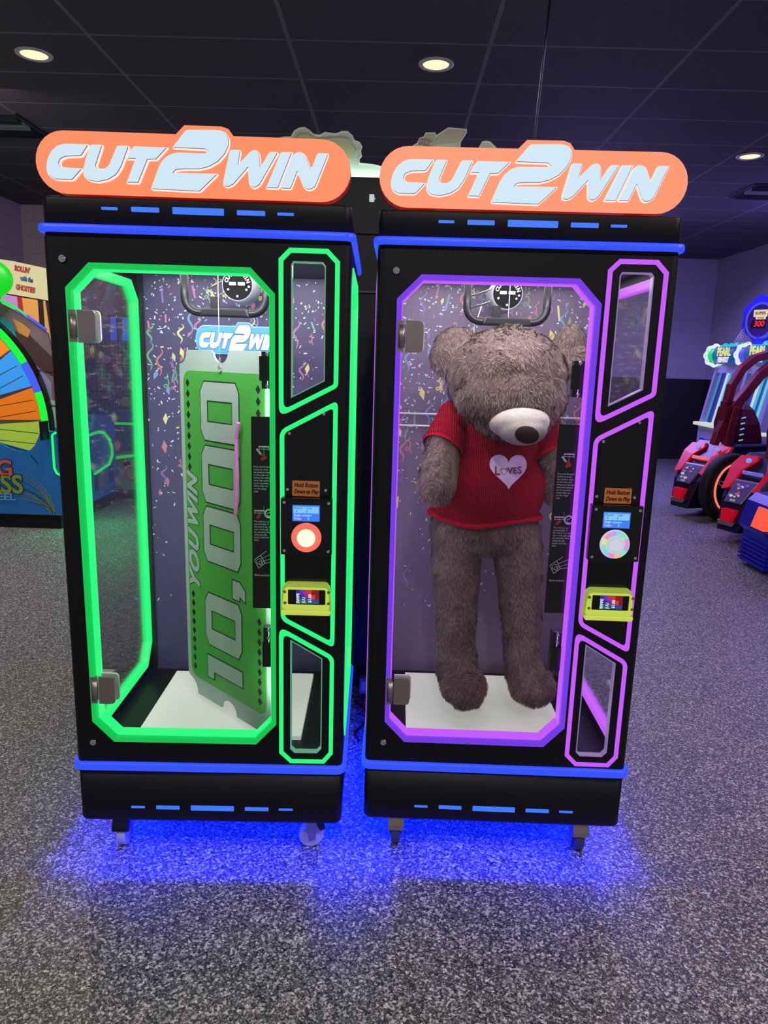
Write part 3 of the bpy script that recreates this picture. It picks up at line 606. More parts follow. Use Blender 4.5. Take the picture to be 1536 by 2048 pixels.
# ------------------------------------------------------------------ the big ticket
KS = .937; KX = .978; Pa = (-.179, .45); Pb = (.177, .10)
def ticket():
    a = at(M1, *Pa, 0); b = at(M1, *Pb, 0); rz = math.atan2(b[1]-a[1], b[0]-a[0])
    t = thing('prize_ticket', 'huge green and grey cardboard ticket hanging inside the green-lit machine', 'ticket', a, rz)
    T = lambda L: [(x*KX, 1.55+(z-1.55)*KS) for x, z in L]
    GREY = mat('ticket_grey', srgb(165, 178, 172), .5); GRN = mat('ticket_green', srgb(72, 160, 62), .45); BLK = mat('ticket_black', srgb(22, 30, 24), .5)
    g = G()
    OUT = [(.052, 1.576), (.196, 1.576)]+arc(.253, 1.576, .042, 190, 350, 12)+[(.310, 1.576), (.456, 1.576)]+arc(.506, 1.576, .048, 185, 268, 6)+[(.508, 1.52), (.508, .340)]+arc(.508, .288, .048, 90, 178, 6)+[(.445, .287), (.328, .287)]+arc(.268, .287, .044, 0, 130, 10)+[(.226, .310), (.220, .289), (.095, .289)]+arc(.008, .288, .06, 0, 84, 6)+[(.006, .36), (.004, 1.52)]+arc(.004, 1.576, .048, -90, -2, 6)
    g.add(plate([T(OUT)], .0, .006), GREY)
    g.add(plate([T(rrect(.028, .482, .356, 1.506, .040))], -.0008, .0), GRN)
    for i in range(9):
        for x, z0, st in ((.055, 1.463, .0372), (.055, .686, -.036), (.450, 1.458, .0372), (.447, .688, -.036)):
            z = z0-st*i if st > 0 else z0+st*i
            g.add(plate([T([(x-.0115, z), (x, z+.0145), (x+.0115, z), (x, z-.0145)])], -.0016, -.0008), BLK)
    def num(L, hole=None):
        g.add(plate([T(inset(L, -.002)), ]+([T(inset(hole, .0)) ] if hole else []), -.0016, -.0008), BLK)
        g.add(plate([T(inset(L, .0025))]+([T(inset(hole, -.004))] if hole else []), -.0024, -.0016), GREY)
    def zero(z0): 
        L = [(.154, z0), (.332, z0), (.351, z0-.033), (.351, z0-.170), (.332, z0-.203), (.154, z0-.203), (.132, z0-.168), (.132, z0-.034)]
        num(L, [(.175, z0-.068), (.311, z0-.068), (.311, z0-.134), (.175, z0-.134)])
    for z0 in (1.473, 1.254, 1.038, .718): zero(z0)
    num([(.300, .802), (.342, .802), (.374, .776), (.374, .732), (.344, .747), (.341, .731), (.300, .731)])
    num([(.138, .475), (.353, .475), (.354, .413), (.183, .413), (.182, .384), (.140, .384)])
    yw = dict(depth=.0004, align='CENTER', shear=.35, rot=PI/2)
    for tx, zc, sx in (('YOU', .812, 1.08), ('WIN', 1.036, 1.02)):
        for m, bo, y in ((BLK, .0062, -.0014), (GREY, .0040, -.0022)):
            me = text(tx, .082, .072*KX, 1.55+(zc-1.55)*KS, y, sx=sx, bold=bo, spacing=1.12, **yw); g.add(me, m)
    g.build('card', t)
    g = G(); c = (.253*KX, 1.55+(1.516-1.55)*KS)
    A = [(c[0]+.008*math.cos(a), -.004, c[1]+.010*math.sin(a)) for a in [2*PI*i/20 for i in range(21)]]; g.tube(A, .0016, CHROME, 8, False); g.cyl((c[0], 0, c[1]-.006), (c[0], -.004, c[1]-.006), .003, .003, CHROME, 10); g.build('eyelet_ring', t)
    PK = mat('pink_reflection', srgb(235, 130, 215), .35)
    Q = [(.364, 1.349), (.357, 1.32), (.352, 1.298), (.351, 1.23), (.352, 1.168), (.348, 1.10), (.340, 1.033)]; pts = []
    for i in range(len(Q)-1):
        for j in range(10): u = j/10; pts.append(((Q[i][0]*(1-u)+Q[i+1][0]*u)*KX, -.0125, 1.55+((Q[i][1]*(1-u)+Q[i+1][1]*u)-1.55)*KS))
    o = G(); rr = [.0055+.0012*(i % 2) for i in range(len(pts))]; o.tube(pts, rr, PK, 10); o = o.build('reflection_tube', None)  # tube modelled in place of a pink reflection over the ticket
    o.location = a; o.rotation_euler = (0, 0, rz); tag(o, 'short pink ribbed tube in place of a reflection on the green ticket numerals', 'cord')
    top = at(M1, -.031, .352, 1.73)
    bot = t.matrix_basis @ Vector((c[0], -.004, c[1]+.009))
    tag(G().tube([(bot.x, bot.y, 1.832), tuple(bot)], .0011, WHITE, 6).build('hanging_string'), 'thin white string holding up the green ticket', 'string')
ticket()

# ------------------------------------------------------------------ teddy bear
FUR = mat('brown_plush', srgb(118, 98, 92), .9, noise_col=(9, srgb(92, 74, 72)), sheen=.1)
FURA = mat('plush_tip_light', srgb(132, 112, 106), .85, sheen=.1); FURB = mat('plush_tip_dark', srgb(92, 73, 70), .9, sheen=.1)
def blob(prims, infl=0.0, voxel=.007, smooth=6):
    g = G()
    for p in prims:
        if p[0] == 'e':
            M = Matrix.Rotation(p[3] if len(p) > 3 else 0, 3, 'Y') @ Matrix.Rotation(p[4] if len(p) > 4 else 0, 3, 'X')
            g.ball(p[1], [q+infl for q in p[2]], FUR, 32, 20, M)
        else:
            pts, rs = p[1], p[2]; P_, R_ = [], []
            for i in range(len(pts)-1):
                for j in range(8): u = j/8; P_.append(Vector(pts[i]).lerp(Vector(pts[i+1]), u)); R_.append(rs[i]*(1-u)+rs[i+1]*u+infl)
            P_.append(Vector(pts[-1])); R_.append(rs[-1]+infl)
            for q, r_ in zip(P_, R_): g.ball(q, r_, FUR, 20, 12)
    o = g.build('temporary'); r = o.modifiers.new('r', 'REMESH'); r.mode = 'VOXEL'; r.voxel_size = voxel; r.use_smooth_shade = True
    s = o.modifiers.new('s', 'SMOOTH'); s.factor = .5; s.iterations = smooth
    bpy.context.view_layer.update(); me = to_mesh(o); bpy.data.objects.remove(o); return me
def lump(me, amp, sc, seed=0):
    me.update(); ns = [v.normal.copy() for v in me.vertices]
    for v, n in zip(me.vertices, ns):
        q = v.co*sc+Vector((seed, 0, 0)); v.co += n*amp*(noise.noise(q)+.5*noise.noise(q*2.3)); 
    me.update()
def fur(me, n, length, excl=None, seed=1):
    """grow short blades all over a mesh; returns a new mesh with skin and blades in one"""
    r = random.Random(seed); tris = []; cum = []; tot = 0
    for p in me.polygons:
        vs = [me.vertices[i].co for i in p.vertices]; tot += p.area; cum.append(tot); tris.append(p.index)
    import bisect
    g = G(); g.add(me, FUR, smooth=True)
    for _ in range(n):
        k = bisect.bisect(cum, r.random()*tot); k = min(k, len(tris)-1); p = me.polygons[k]; vs = [me.vertices[i].co for i in p.vertices]
        a, b = r.random(), r.random()
        c = vs[0].lerp(vs[1], a).lerp((vs[3] if len(vs) > 3 else vs[2]).lerp(vs[2], a), b); nn = p.normal
        if excl and excl(c, nn): continue
        q = noise.noise_vector(c*22)*1.0+noise.noise_vector(c*70)*.6; flow = Vector((0, -.15, -.75))+q
        flow = flow-nn*flow.dot(nn); d = (nn*.42+flow*.8).normalized(); L = length*r.uniform(.55, 1.2); s = d.cross(nn)
        if s.length < 1e-4: continue
        s = s.normalized()*r.uniform(.0009, .0016); tip = c+d*L+Vector((0, 0, -.15*L))
        g.poly([c-s, c+s, tip], FURA if (r.random() < .5+.5*noise.noise(c*15)) else FURB)
    return g
# bear sits in the violet machine: coordinates are that machine's own
TORSO = [('e', (-.010, .375, 1.300), (.150, .110, .130)), ('e', (-.020, .355, 1.150), (.172, .135, .150)), ('e', (-.030, .37, 1.030), (.182, .130, .115))]
ARMS = [('c', [(-.135, .37, 1.375), (-.185, .30, 1.290), (-.205, .215, 1.175)], [.056, .058, .064]), ('c', [(.130, .37, 1.370), (.185, .33, 1.275), (.200, .34, 1.150)], [.052, .050, .048])]
LEGS = [('c', [(-.125, .37, 1.00), (-.112, .355, .72), (-.100, .345, .50)], [.092, .074, .068]), ('c', [(.080, .37, 1.00), (.118, .36, .72), (.140, .35, .50)], [.088, .072, .066]),
        ('e', (-.075, .295, .455), (.080, .098, .068)), ('e', (.160, .315, .462), (.080, .095, .068)),
        ('e', (-.100, .345, .50), (.072, .075, .09)), ('e', (.142, .355, .50), (.070, .075, .09))]
HEAD = [('e', (.010, .325, 1.512), (.192, .165, .164)), ('e', (.022, .245, 1.440), (.150, .125, .115)),
        ('e', (.115, .235, 1.455), (.075, .075, .075)), ('e', (-.070, .235, 1.450), (.085, .085, .075))]
NECK = [('e', (-.02, .37, 1.400), (.115, .095, .085))]
EARS = [('e', (-.165, .335, 1.605), (.080, .032, .062), -.55), ('e', (-.185, .325, 1.575), (.055, .03, .060), 0), ('e', (.200, .345, 1.620), (.055, .032, .070), .5), ('e', (.222, .335, 1.580), (.045, .03, .055), 0)]
bear = thing('teddy_bear', 'giant brown plush teddy bear in a red sweater hanging inside the violet-lit machine', 'teddy bear', M2[0], M2[1])
me = blob(TORSO+ARMS+LEGS+HEAD+NECK+EARS, 0, .007, 14)
lump(me, .0055, 12); lump(me, .0018, 34, 5)
def under(c, n): return 1.09 < c.z < 1.30 and abs(c.x+.015) < .15 and c.y > .15
fur(me, 120000, .0125, under).build('body', bear)
mz = blob([('e', (.031, .165, 1.386), (.092, .095, .053), -.05), ('e', (.036, .128, 1.368), (.074, .068, .048))], 0, .004, 12)
lump(mz, .001, 40)
g = G(); g.add(mz, mat('cream_plush', srgb(190, 182, 174), .95, bump=(160, .4, .002)), smooth=True); g.build('muzzle', bear)
nz = blob([('e', (.040, .064, 1.358), (.036, .018, .026), .15)], 0, .003, 3)
g = G(); g.add(nz, mat('nose_suede', srgb(44, 33, 33), .9, spec=.1, bump=(300, .3, .001)), smooth=True); g.build('nose', bear)
for x, z, y in ((-.062, 1.425, .150), (.128, 1.432, .165)): G().ball((x, y, z), (.010, .008, .009), BLACKGLOSS, 16, 10).build('eye', bear)
# sweater
def knit_mat():
    m = bpy.data.materials.new('red_knit'); m.use_nodes = True; nt = m.node_tree; b = nt.nodes['Principled BSDF']; L = nt.links.new
    tc = nt.nodes.new('ShaderNodeTexCoord'); b.inputs['Roughness'].default_value = .85; b.inputs['Specular IOR Level'].default_value = .15
    def wave(dirn, sc):
        w_ = nt.nodes.new('ShaderNodeTexWave'); w_.bands_direction = dirn; w_.inputs['Scale'].default_value = sc; w_.inputs['Distortion'].default_value = 1.2; w_.inputs['Detail'].default_value = 2; w_.inputs['Detail Scale'].default_value = 3
        L(tc.outputs['Object'], w_.inputs['Vector']); return w_
    a = wave('X', 55); c = wave('Z', 70); ml = nt.nodes.new('ShaderNodeMath'); ml.operation = 'MULTIPLY'; L(a.outputs['Fac'], ml.inputs[0]); L(c.outputs['Fac'], ml.inputs[1])
    ad = nt.nodes.new('ShaderNodeMath'); ad.operation = 'ADD'; L(ml.outputs[0], ad.inputs[0]); L(a.outputs['Fac'], ad.inputs[1])
    r = nt.nodes.new('ShaderNodeValToRGB'); r.color_ramp.elements[0].color = (*srgb(98, 3, 24), 1); r.color_ramp.elements[1].color = (*srgb(188, 10, 46), 1); r.color_ramp.elements[1].position = .9
    dv = nt.nodes.new('ShaderNodeMath'); dv.operation = 'MULTIPLY'; dv.inputs[1].default_value = .5; L(ad.outputs[0], dv.inputs[0]); L(dv.outputs[0], r.inputs[0]); L(r.outputs[0], b.inputs['Base Color'])
    bp = nt.nodes.new('ShaderNodeBump'); bp.inputs['Strength'].default_value = .7; bp.inputs['Distance'].default_value = .003; L(ad.outputs[0], bp.inputs['Height']); L(bp.outputs['Normal'], b.inputs['Normal'])
    return m
KNIT = knit_mat()
sw = blob(TORSO+[('e', (-.125, .37, 1.372), (.052, .054, .054)), ('e', (.122, .37, 1.368), (.050, .054, .052))], .013, .006, 8)
lump(sw, .004, 16, 3)
import bmesh
bm = bmesh.new(); bm.from_mesh(sw)
def kill(co):
    if co.z < 1.052+.010*math.sin(co.x*18): return True
    if ((co.x-.005)/.112)**2+((co.y-.30)/.19)**2+((co.z-1.455)/.108)**2 < 1: return True
    return False
bmesh.ops.delete(bm, geom=[f for f in bm.faces if kill(f.calc_center_median())], context='FACES')
parts_ = []
seen = set(); best = []
for f in bm.faces:
    if f in seen: continue
    st = [f]; seen.add(f); comp = []
    while st:
        a = st.pop(); comp.append(a)
        for e in a.edges:
            for b_ in e.link_faces:
                if b_ not in seen: seen.add(b_); st.append(b_)
    parts_.append(comp)
parts_.sort(key=len, reverse=True)
for c_ in parts_[1:]: bmesh.ops.delete(bm, geom=c_, context='FACES')
sw2 = bpy.data.meshes.new('sweater'); bm.to_mesh(sw2); bm.free()
# hem, neck and cuffs are thicker ribbing: follow the open edges
bm = bmesh.new(); bm.from_mesh(sw2); bedges = [e for e in bm.edges if e.is_boundary]
loops_ = []; left = set(bedges)
while left:
    e = left.pop(); ch = [e.verts[0], e.verts[1]]; grow = True
    while grow:
        grow = False
        for e2 in ch[-1].link_edges:
            if e2 in left: left.discard(e2); ch.append(e2.other_vert(ch[-1])); grow = True; break
    loops_.append([v.co.copy() for v in ch])
bm.free()
so = G().add(sw2, KNIT, smooth=True).build('sweater', bear); sm = so.modifiers.new('solid', 'SOLIDIFY'); sm.thickness = .006; sm.offset = 0
RIBM = mat('red_rib_knit', srgb(168, 8, 42), .95, bump=(220, .8, .003), spec=.15)
for L_ in loops_:
    if len(L_) < 20: continue
    Ls = L_
    for _ in range(6): Ls = [(Ls[i-1]+Ls[i]*2+Ls[(i+1) % len(Ls)])/4 for i in range(len(Ls))]
    G().tube(Ls[::2]+[Ls[0]], .0085, RIBM, 8, False).build('rib_edge', so)
for (pts, rs), u1 in (((ARMS[0][1], ARMS[0][2]), 1.0), ((ARMS[1][1], ARMS[1][2]), .85)):
    p0, p1, p2 = [Vector(q) for q in pts]; L0 = []
    for j in range(12):
        u = -.15+j*(u1+.15)/11; c = p0.lerp(p1, u); d = (p1-p0).normalized(); a = d.orthogonal().normalized(); b_ = d.cross(a); rr_ = rs[0]*(1-u)+rs[1]*u+.011+.004*math.sin(j*1.9)
        L0.append([c+(a*math.cos(q)+b_*math.sin(q))*(rr_+.003*noise.noise(Vector((j*.4, q, 0)))) for q in [2*PI*k/40 for k in range(40)]])
    sl = G().loft(L0, KNIT, True, False, True).build('sleeve', bear); sm = sl.modifiers.new('solid', 'SOLIDIFY'); sm.thickness = .004; sm.offset = 0
    d = (p1-p0).normalized(); a = d.orthogonal().normalized(); b_ = d.cross(a); c = p0.lerp(p1, u1); rr_ = rs[1]+.009; g = G()
    L1 = [[c+d*(k*.005-.015)+(a*math.cos(q)+b_*math.sin(q))*(rr_+.003*math.sin(k*PI/5)+(.0022 if i%2 else 0)) for i, q in enumerate([2*PI*k2/72 for k2 in range(72)])] for k in range(6)]
    g.loft(L1, RIBM, False, False, True); g.build('cuff', sl)
bvh = BVHTree.FromPolygons([v.co for v in sw2.vertices], [list(p.vertices) for p in sw2.polygons])
def drape(me, off, zoff=0):
    for v in me.vertices:
        h = bvh.ray_cast(Vector((v.co.x, -.3, v.co.z)), Vector((0, 1, 0)))
        y = h[0].y if h[0] else .23
        v.co.y = y-off-(0 if v.co.y > 0 else .0008)
    me.update(); return me
def heart(cx, cz, w_, h_, n=40):
    pts = []
    for i in range(n):
        t = 2*PI*i/n; x = 16*math.sin(t)**3; z = 13*math.cos(t)-5*math.cos(2*t)-2*math.cos(3*t)-math.cos(4*t); pts.append((cx+x/32*w_, cz+(z+2.5)/29*h_))
    return pts
hc = (.020, 1.223); HH = heart(hc[0], hc[1], .124, .106); g = G(); rings = []
for k in range(9):
    u = k/8 if k else .01; rings.append([(hc[0]+(x-hc[0])*u, 1, hc[1]+(z-hc[1])*u) for x, z in HH])
g.loft(rings, mat('heart_patch', srgb(205, 180, 225), .4), True, False); hp = g.build('heart_patch', so); drape(hp.data, .0065)
INKR = mat('dark_red_print', srgb(105, 25, 60), .6); g = G()
for ch, x, s, z in (('L', -.038, .036, 0), ('V', .004, .026, .001), ('E', .0195, .026, .001), ('S', .035, .030, .002)):
    g.add(text(ch, s, hc[0]+x, hc[1]+.004+z, 1, .0, 'CENTER', 1, bold=.0008), INKR)
H2 = heart(hc[0]-.0165, hc[1]+.002, .024, .022, 24); H3 = heart(hc[0]-.0165, hc[1]+.002, .019, .017, 24)
g.loft([[(x, 1, z) for x, z in H2], [(x, 1, z) for x, z in H3]], INKR, False, False); pr = g.build('print', hp); drape(pr.data, .0080)
for lx, z1, z0, lab in ((.004, 1.832, 1.672, 'thin white string dropping onto the teddy bear head'),):
    p = at(M2, lx, .335, 0); tag(G().tube([(p[0], p[1], z1), (p[0], p[1], z0)], .0012, WHITE, 6).build('hanging_string'), lab, 'string')
p = [at(M2, -.092, .345, 1.700), at(M2, -.100, .36, 1.675), at(M2, -.098, .37, 1.640), at(M2, -.09, .37, 1.60)]
tag(G().tube([at(M2, -.083, .335, 1.735)]+p, .0016, WHITE, 6).build('hanging_string'), 'white string tied round the crossbar left of the teddy bear head', 'string')

# ------------------------------------------------------------------ dark cabinet with a translucent topper behind the two machines
bk = thing('arcade_cabinet', 'tall dark arcade cabinet seen from behind in the gap between the two machines', 'arcade machine', (0, 3.2, 0))
g = G(); g.box(-.75, .75, 0, .6, .12, 2.312, mat('cabinet_back', srgb(30, 32, 44), .5)); g.build('cabinet_shell', bk, bevel=.006)
G().box(-.70, .70, .03, .55, 0, .12, BLACK).build('plinth', bk); G().box(-.75, .75, -.012, .0, 2.085, 2.10, DARK).build('ledge', bk)
G().box(-.75, .75, -.01, 0, 1.845, 1.853, mat('pale_seam', srgb(70, 110, 110), .4)).build('trim_strip', bk)
P(plate([rrect(-.124, -.104, 2.214, 2.240, .001, 2)], -.02, 0), 'power_sensor', glow('sensor_pale', (200, 225, 215), .8), bk)
G().box(-.104, -.098, -.012, 0, 2.222, 2.228, WHITE).build('sensor_tip', bk)
TP = bpy.data.objects.new('topper', None); COL.objects.link(TP); TP.parent = bk
FROST = bpy.data.materials.new('frosted_acrylic'); FROST.use_nodes = True; _n = FROST.node_tree; _b = _n.nodes['Principled BSDF']
_b.inputs['Base Color'].default_value = (*srgb(190, 196, 178), 1); _b.inputs['Roughness'].default_value = .5; _b.inputs['Transmission Weight'].default_value = 0.0
_b.inputs['Alpha'].default_value = .85
TOPQ = [(-0.547, 2.42), (-0.547, 2.463), (-0.532, 2.479), (-0.501, 2.486), (-0.47, 2.488), (-0.456, 2.511), (-0.435, 2.523), (-0.412, 2.526), (-0.391, 2.515), (-0.373, 2.5), (-0.346, 2.497), (-0.325, 2.509), (-0.302, 2.506), (-0.277, 2.504), (-0.253, 2.514), (-0.228, 2.515), (-0.207, 2.498), (-0.198, 2.48), (-0.175, 2.472), (-0.165, 2.456), (-0.17, 2.438), (-0.166, 2.419), (-0.176, 2.405), (-0.174, 2.39), (-0.115, 2.386), (-0.061, 2.375), (.0, 2.38), (.05, 2.40),
 (0.05, 2.421), (0.051, 2.463), (0.071, 2.475), (0.079, 2.494), (0.099, 2.502), (0.105, 2.517), (0.146, 2.518), (0.151, 2.507), (0.201, 2.539), (0.279, 2.535), (0.28, 2.522), (0.255, 2.483), (0.258, 2.426), (.30, 2.41), (0.337, 2.428), (0.337, 2.466), (0.348, 2.487), (0.364, 2.491), (0.383, 2.488), (0.411, 2.464), (0.434, 2.43), (.5, 2.40), (.55, 2.312), (-.6, 2.312)]
P(plate([TOPQ], .10, .112), 'acrylic_cutout', FROST, TP)
OL = mat('acrylic_outline', srgb(200, 205, 188), .5)
P(plate([inset(TOPQ, -.001), inset(TOPQ, .004)], .098, .100), 'cut_edge', OL, TP)
P(plate([inset([(-.545, 2.42), (-.53, 2.47), (-.46, 2.475), (-.44, 2.50), (-.40, 2.505), (-.36, 2.485), (-.26, 2.495), (-.22, 2.49), (-.2, 2.46), (-.18, 2.44), (-.2, 2.40), (-.5, 2.40)], .006)], .0985, .0995), 'yellow_tint_panel', mat('pale_olive_print', srgb(176, 180, 140), .6), TP)
TIN = mat('pale_tan_print', srgb(178, 168, 150), .6); LINE_ = mat('brown_line', srgb(130, 124, 110), .6); g = G()
g.add(plate([[(.153, 2.47), (.158, 2.503), (.203, 2.532), (.272, 2.529), (.273, 2.520), (.247, 2.480)]], .0985, .0995), TIN)
g.add(plate([[(.056, 2.425), (.057, 2.46), (.075, 2.471), (.084, 2.49), (.109, 2.512), (.143, 2.513), (.148, 2.42)]], .0985, .0995), TIN); g.build('fist_print', TP)
g = G()
for i in range(4):
    c = (.088+i*.013, 2.478-i*.003); A = arc(c[0], c[1], .011, 40, 300, 8)
    g.tube([(x, .0975, z) for x, z in A], .0012, LINE_, 5)
g.build('knuckle_line', TP)
area('topper_lamp', (0, .07, 2.318), (math.radians(180), 0, 0), 1.1, 1.5, (.70, 1.0, .92), .02, parent=bk)
area('topper_lamp', (0, .145, 2.318), (math.radians(180), 0, 0), 1.1, 1.0, (.70, 1.0, .92), .02, parent=bk)
t = thing('power_adapter', 'small white labelled power box behind the gap between the machines', 'power box', (-.085, 3.10, 0))
G().box(-.03, .03, -.015, .03, .03, .105, mat('pale_box', srgb(120, 130, 210), .5)).build('case', t, bevel=.003)
G().box(-.022, .022, -.0162, -.015, .045, .09, WHITE).build('paper_label', t); G().box(-.02, .02, -.01, .02, 0, .03, BLACK).build('foot', t)
G().tube([(-.045, -.05, .01), (-.005, -.12, .012), (.025, -.20, .01), (-.005, -.28, .01), (-.035, -.34, .01), (-.015, -.40, .01)], .006, RUBBER).build('cord', t)

# ------------------------------------------------------------------ spinning wheel game at the left
wg = thing('prize_wheel_game', 'blue fishing-themed prize wheel game with wooden coloured wedges at the left edge', 'arcade machine', (-4.1, 6.2, 0))
ox = 4.1
TR = lambda L: [(x+ox, z) for x, z in L]
BL = mat('lake_blue_print', srgb(24, 105, 165), .45, noise_col=(2.5, srgb(20, 75, 135)), em=srgb(20, 90, 150), es=.25)
curve_top = [(-5.3, .80), (-4.9, .70), (-4.5, .72), (-3.9, .85), (-3.6, .80), (-3.446, .762), (-3.387, .729), (-3.322, .704), (-3.243, .693), (-3.18, .713), (-3.137, .758), (-3.106, .821), (-3.089, .865), (-3.005, .881), (-2.93, .883), (-2.93, .13), (-4.95, .13)]
curve_top = [p for p in curve_top if p[0] > -4.93]; curve_top = [(-4.93, .80)]+curve_top+[(-4.93, .13)]
P(plate([TR(curve_top)], 0, .03), 'front_panel', BL, wg)
WY = .155
g = G(); g.box(ox-4.93, ox-2.932, .03, 1.30, .13, .16, BL); g.box(ox-4.93, ox-2.932, .24, 1.30, .16, .69, BL); g.box(ox-2.95, ox-2.932, .03, .24, .16, .88, BL); g.box(ox-3.6, ox-2.932, .30, 1.30, .69, .93, BL); g.build('cabinet_body', wg)
G().box(ox-4.9, ox-2.96, .02, 1.28, 0, .13, BLACK).build('plinth', wg)
tcx, tcz, tr = -4.197+ox, .903, 1.19
WO = [glow('wedge_orange', (225, 130, 30), .45, base=srgb(225, 130, 30)), glow('wedge_blue', (50, 150, 230), .45, base=srgb(50, 150, 230)), glow('wedge_orange_deep', (215, 115, 20), .45, base=srgb(215, 115, 20)), glow('wedge_green', (150, 185, 60), .45, base=srgb(150, 185, 60))]
PLK = mat('plank_line', srgb(60, 50, 40), .6)
wh = bpy.data.objects.new('wheel', None); COL.objects.link(wh); wh.parent = wg; wh.location = (0, WY, 0)
bounds = [(-32, 3.4-17, 1), (3.4-15.8, 3.4, 3), (3.4, 19, 2), (19, 37.2, 1), (37.2, 55, 0), (55, 73, 3), (73, 91, 1), (91, 109, 0)]
for a0, a1, ci in bounds:
    A = arc(tcx, tcz, 1.095, a0+.4, a1-.4, 8); g = G(); g.add(plate([[(tcx+.25*math.cos(math.radians((a0+a1)/2)), tcz+.25*math.sin(math.radians((a0+a1)/2)))]+A], -.10, -.08), WO[ci])
    for k in (.3, .62):
        aa = math.radians(a0+(a1-a0)*k); mid = math.radians((a0+a1)/2); off = Vector((-math.sin(mid), math.cos(mid)))*((k-.5)*.30)
        p0 = Vector((tcx, tcz))+Vector((math.cos(mid), math.sin(mid)))*.55+off; p1 = Vector((tcx, tcz))+Vector((math.cos(mid), math.sin(mid)))*1.07+off; n = Vector((-math.sin(mid), math.cos(mid)))*.003
        g.poly([(q.x, -.1008, q.y) for q in (p0-n, p1-n, p1+n, p0+n)], PLK)
    g.build('wedge', wh)
GL = glow('wheel_ring_green', (10, 250, 60), 1.0); BLL = glow('wheel_ring_blue', (70, 95, 240), .95); YW = glow('wheel_white_rim', (215, 240, 215), .7)
for a0, a1, m in ((-1.5, 16, GL), (16, 29.5, BLL), (29.5, 46, GL), (46, 60, BLL), (60, 76, GL), (76, 90, BLL), (90, 105, GL)):
    P(plate([arc(tcx, tcz, 1.175, a0, a1, 8)+list(reversed(arc(tcx, tcz, 1.110, a0, a1, 8)))], -.11, -.05), 'ring_segment', m, wh)
P(plate([arc(tcx, tcz, 1.112, -17, 0, 8)+list(reversed(arc(tcx, tcz, 1.04, -17, 0, 8)))], -.078, -.06), 'white_rim', YW, wh)
P(plate([arc(tcx, tcz, 1.192, -1, 110, 30)+list(reversed(arc(tcx, tcz, 1.176, -1, 110, 30)))], -.115, -.04), 'rim_edge', BLACKGLOSS, wh)
bb = bpy.data.objects.new('backboard', None); COL.objects.link(bb); bb.parent = wg
P(plate([TR([(-4.9, 2.30), (-4.2, 2.24), (-3.82, 2.12), (-3.428, 1.965), (-3.302, 1.905), (-3.18, 1.830), (-3.03, 1.725), (-2.985, 1.495), (-2.985, .88), (-4.9, .8)])], .14, .17), 'board', mat('plank_grey_print', srgb(128, 116, 120), .6, noise_col=(6, srgb(80, 66, 66)), em=srgb(110, 100, 105), es=.12), bb)
g = G(); yb = .138
for pts, c in (([(-3.36, 1.75), (-3.18, 1.70), (-3.0, 1.52), (-3.0, 1.35), (-3.12, 1.42), (-3.30, 1.62)], (70, 48, 50)), ([(-3.45, 1.86), (-3.33, 1.80), (-3.30, 1.68), (-3.42, 1.72)], (20, 140, 150)), ([(-3.32, 1.84), (-3.24, 1.80), (-3.17, 1.74), (-3.2, 1.68), (-3.28, 1.72)], (200, 150, 70)), ([(-3.30, 1.60), (-3.12, 1.42), (-3.02, 1.30), (-3.02, 1.0), (-3.1, 1.0), (-3.2, 1.35)], (150, 150, 175)), ([(-3.08, 1.16), (-3.0, 1.14), (-3.0, .9), (-3.05, .9)], (175, 210, 215))):
    g.add(plate([TR(pts)], yb, yb+.002), mat('board_art_%d' % c[0], srgb(*c), .6)); yb -= .001
for z in (1.42, 1.12): g.add(plate([TR([(-3.25, z), (-2.99, z-.02), (-2.99, z-.028), (-3.25, z-.008)])], .128, .130), PLK)
g.build('art', bb)
g = G(); path = [(x, z+.02) for x, z in TR([(-4.2, 2.25), (-3.82, 2.13), (-3.428, 1.975), (-3.302, 1.915), (-3.19, 1.845)])]
g.tube([(x, .13, z) for x, z in path], .012, GL, 8); g.build('arch_light', bb)
g = G(); path = [(x, z+.02) for x, z in TR([(-3.28, 1.90), (-3.19, 1.845), (-3.03, 1.73)])]; g.tube([(x, .13, z) for x, z in path], .012, BLL, 8); g.build('arch_light', bb)
def word(tx, size, x, z, fill, parent, bold=.006, y=-.012, edge=(15, 20, 30), sx=1.0):
    g = G(); g.add(text(tx, size, x, z, y+.003, .001, 'CENTER', sx, bold=bold+size*.03), mat('edge_%d_%d_%d' % edge, srgb(*edge), .6)); g.add(text(tx, size, x, z, y, .001, 'CENTER', sx, bold=bold), mat('fill_%d_%d_%d' % fill, srgb(*fill), .6, em=srgb(*fill), es=.15)); return g.build('lettering', parent)
word('BIG', .20, -3.50+ox, .538, (175, 85, 70), wg); word('BASS', .23, -3.50+ox, .395, (110, 140, 60), wg, edge=(20, 25, 15), sx=.95); word('WHEEL', .085, -3.52+ox, .285, (90, 140, 190), wg, .003, edge=(20, 40, 90), sx=1.3)
g = G(); rgr = random.Random(3)
for i in range(16):
    a = math.radians(rgr.uniform(94, 140)); l = rgr.uniform(.25, .48); b0 = Vector((-2.99+ox-rgr.uniform(0, .04), .15)); pts = []
    for j in range(7): u = j/6; pts.append(b0+Vector((math.cos(a+u*.5), math.sin(a+u*.5)))*l*u)
    for j in range(6):
        d = (pts[j+1]-pts[j]); n = Vector((-d.y, d.x)).normalized()*.005*(1-j/6.5); g.poly([(q.x, -.0015-i*.0002, q.y) for q in (pts[j]-n, pts[j+1]-n*.8, pts[j+1]+n*.8, pts[j]+n)], mat('reed_print', srgb(135, 145, 70), .6) if i % 3 else mat('reed_dark', srgb(20, 60, 90), .6))
g.build('reed_print', wg)
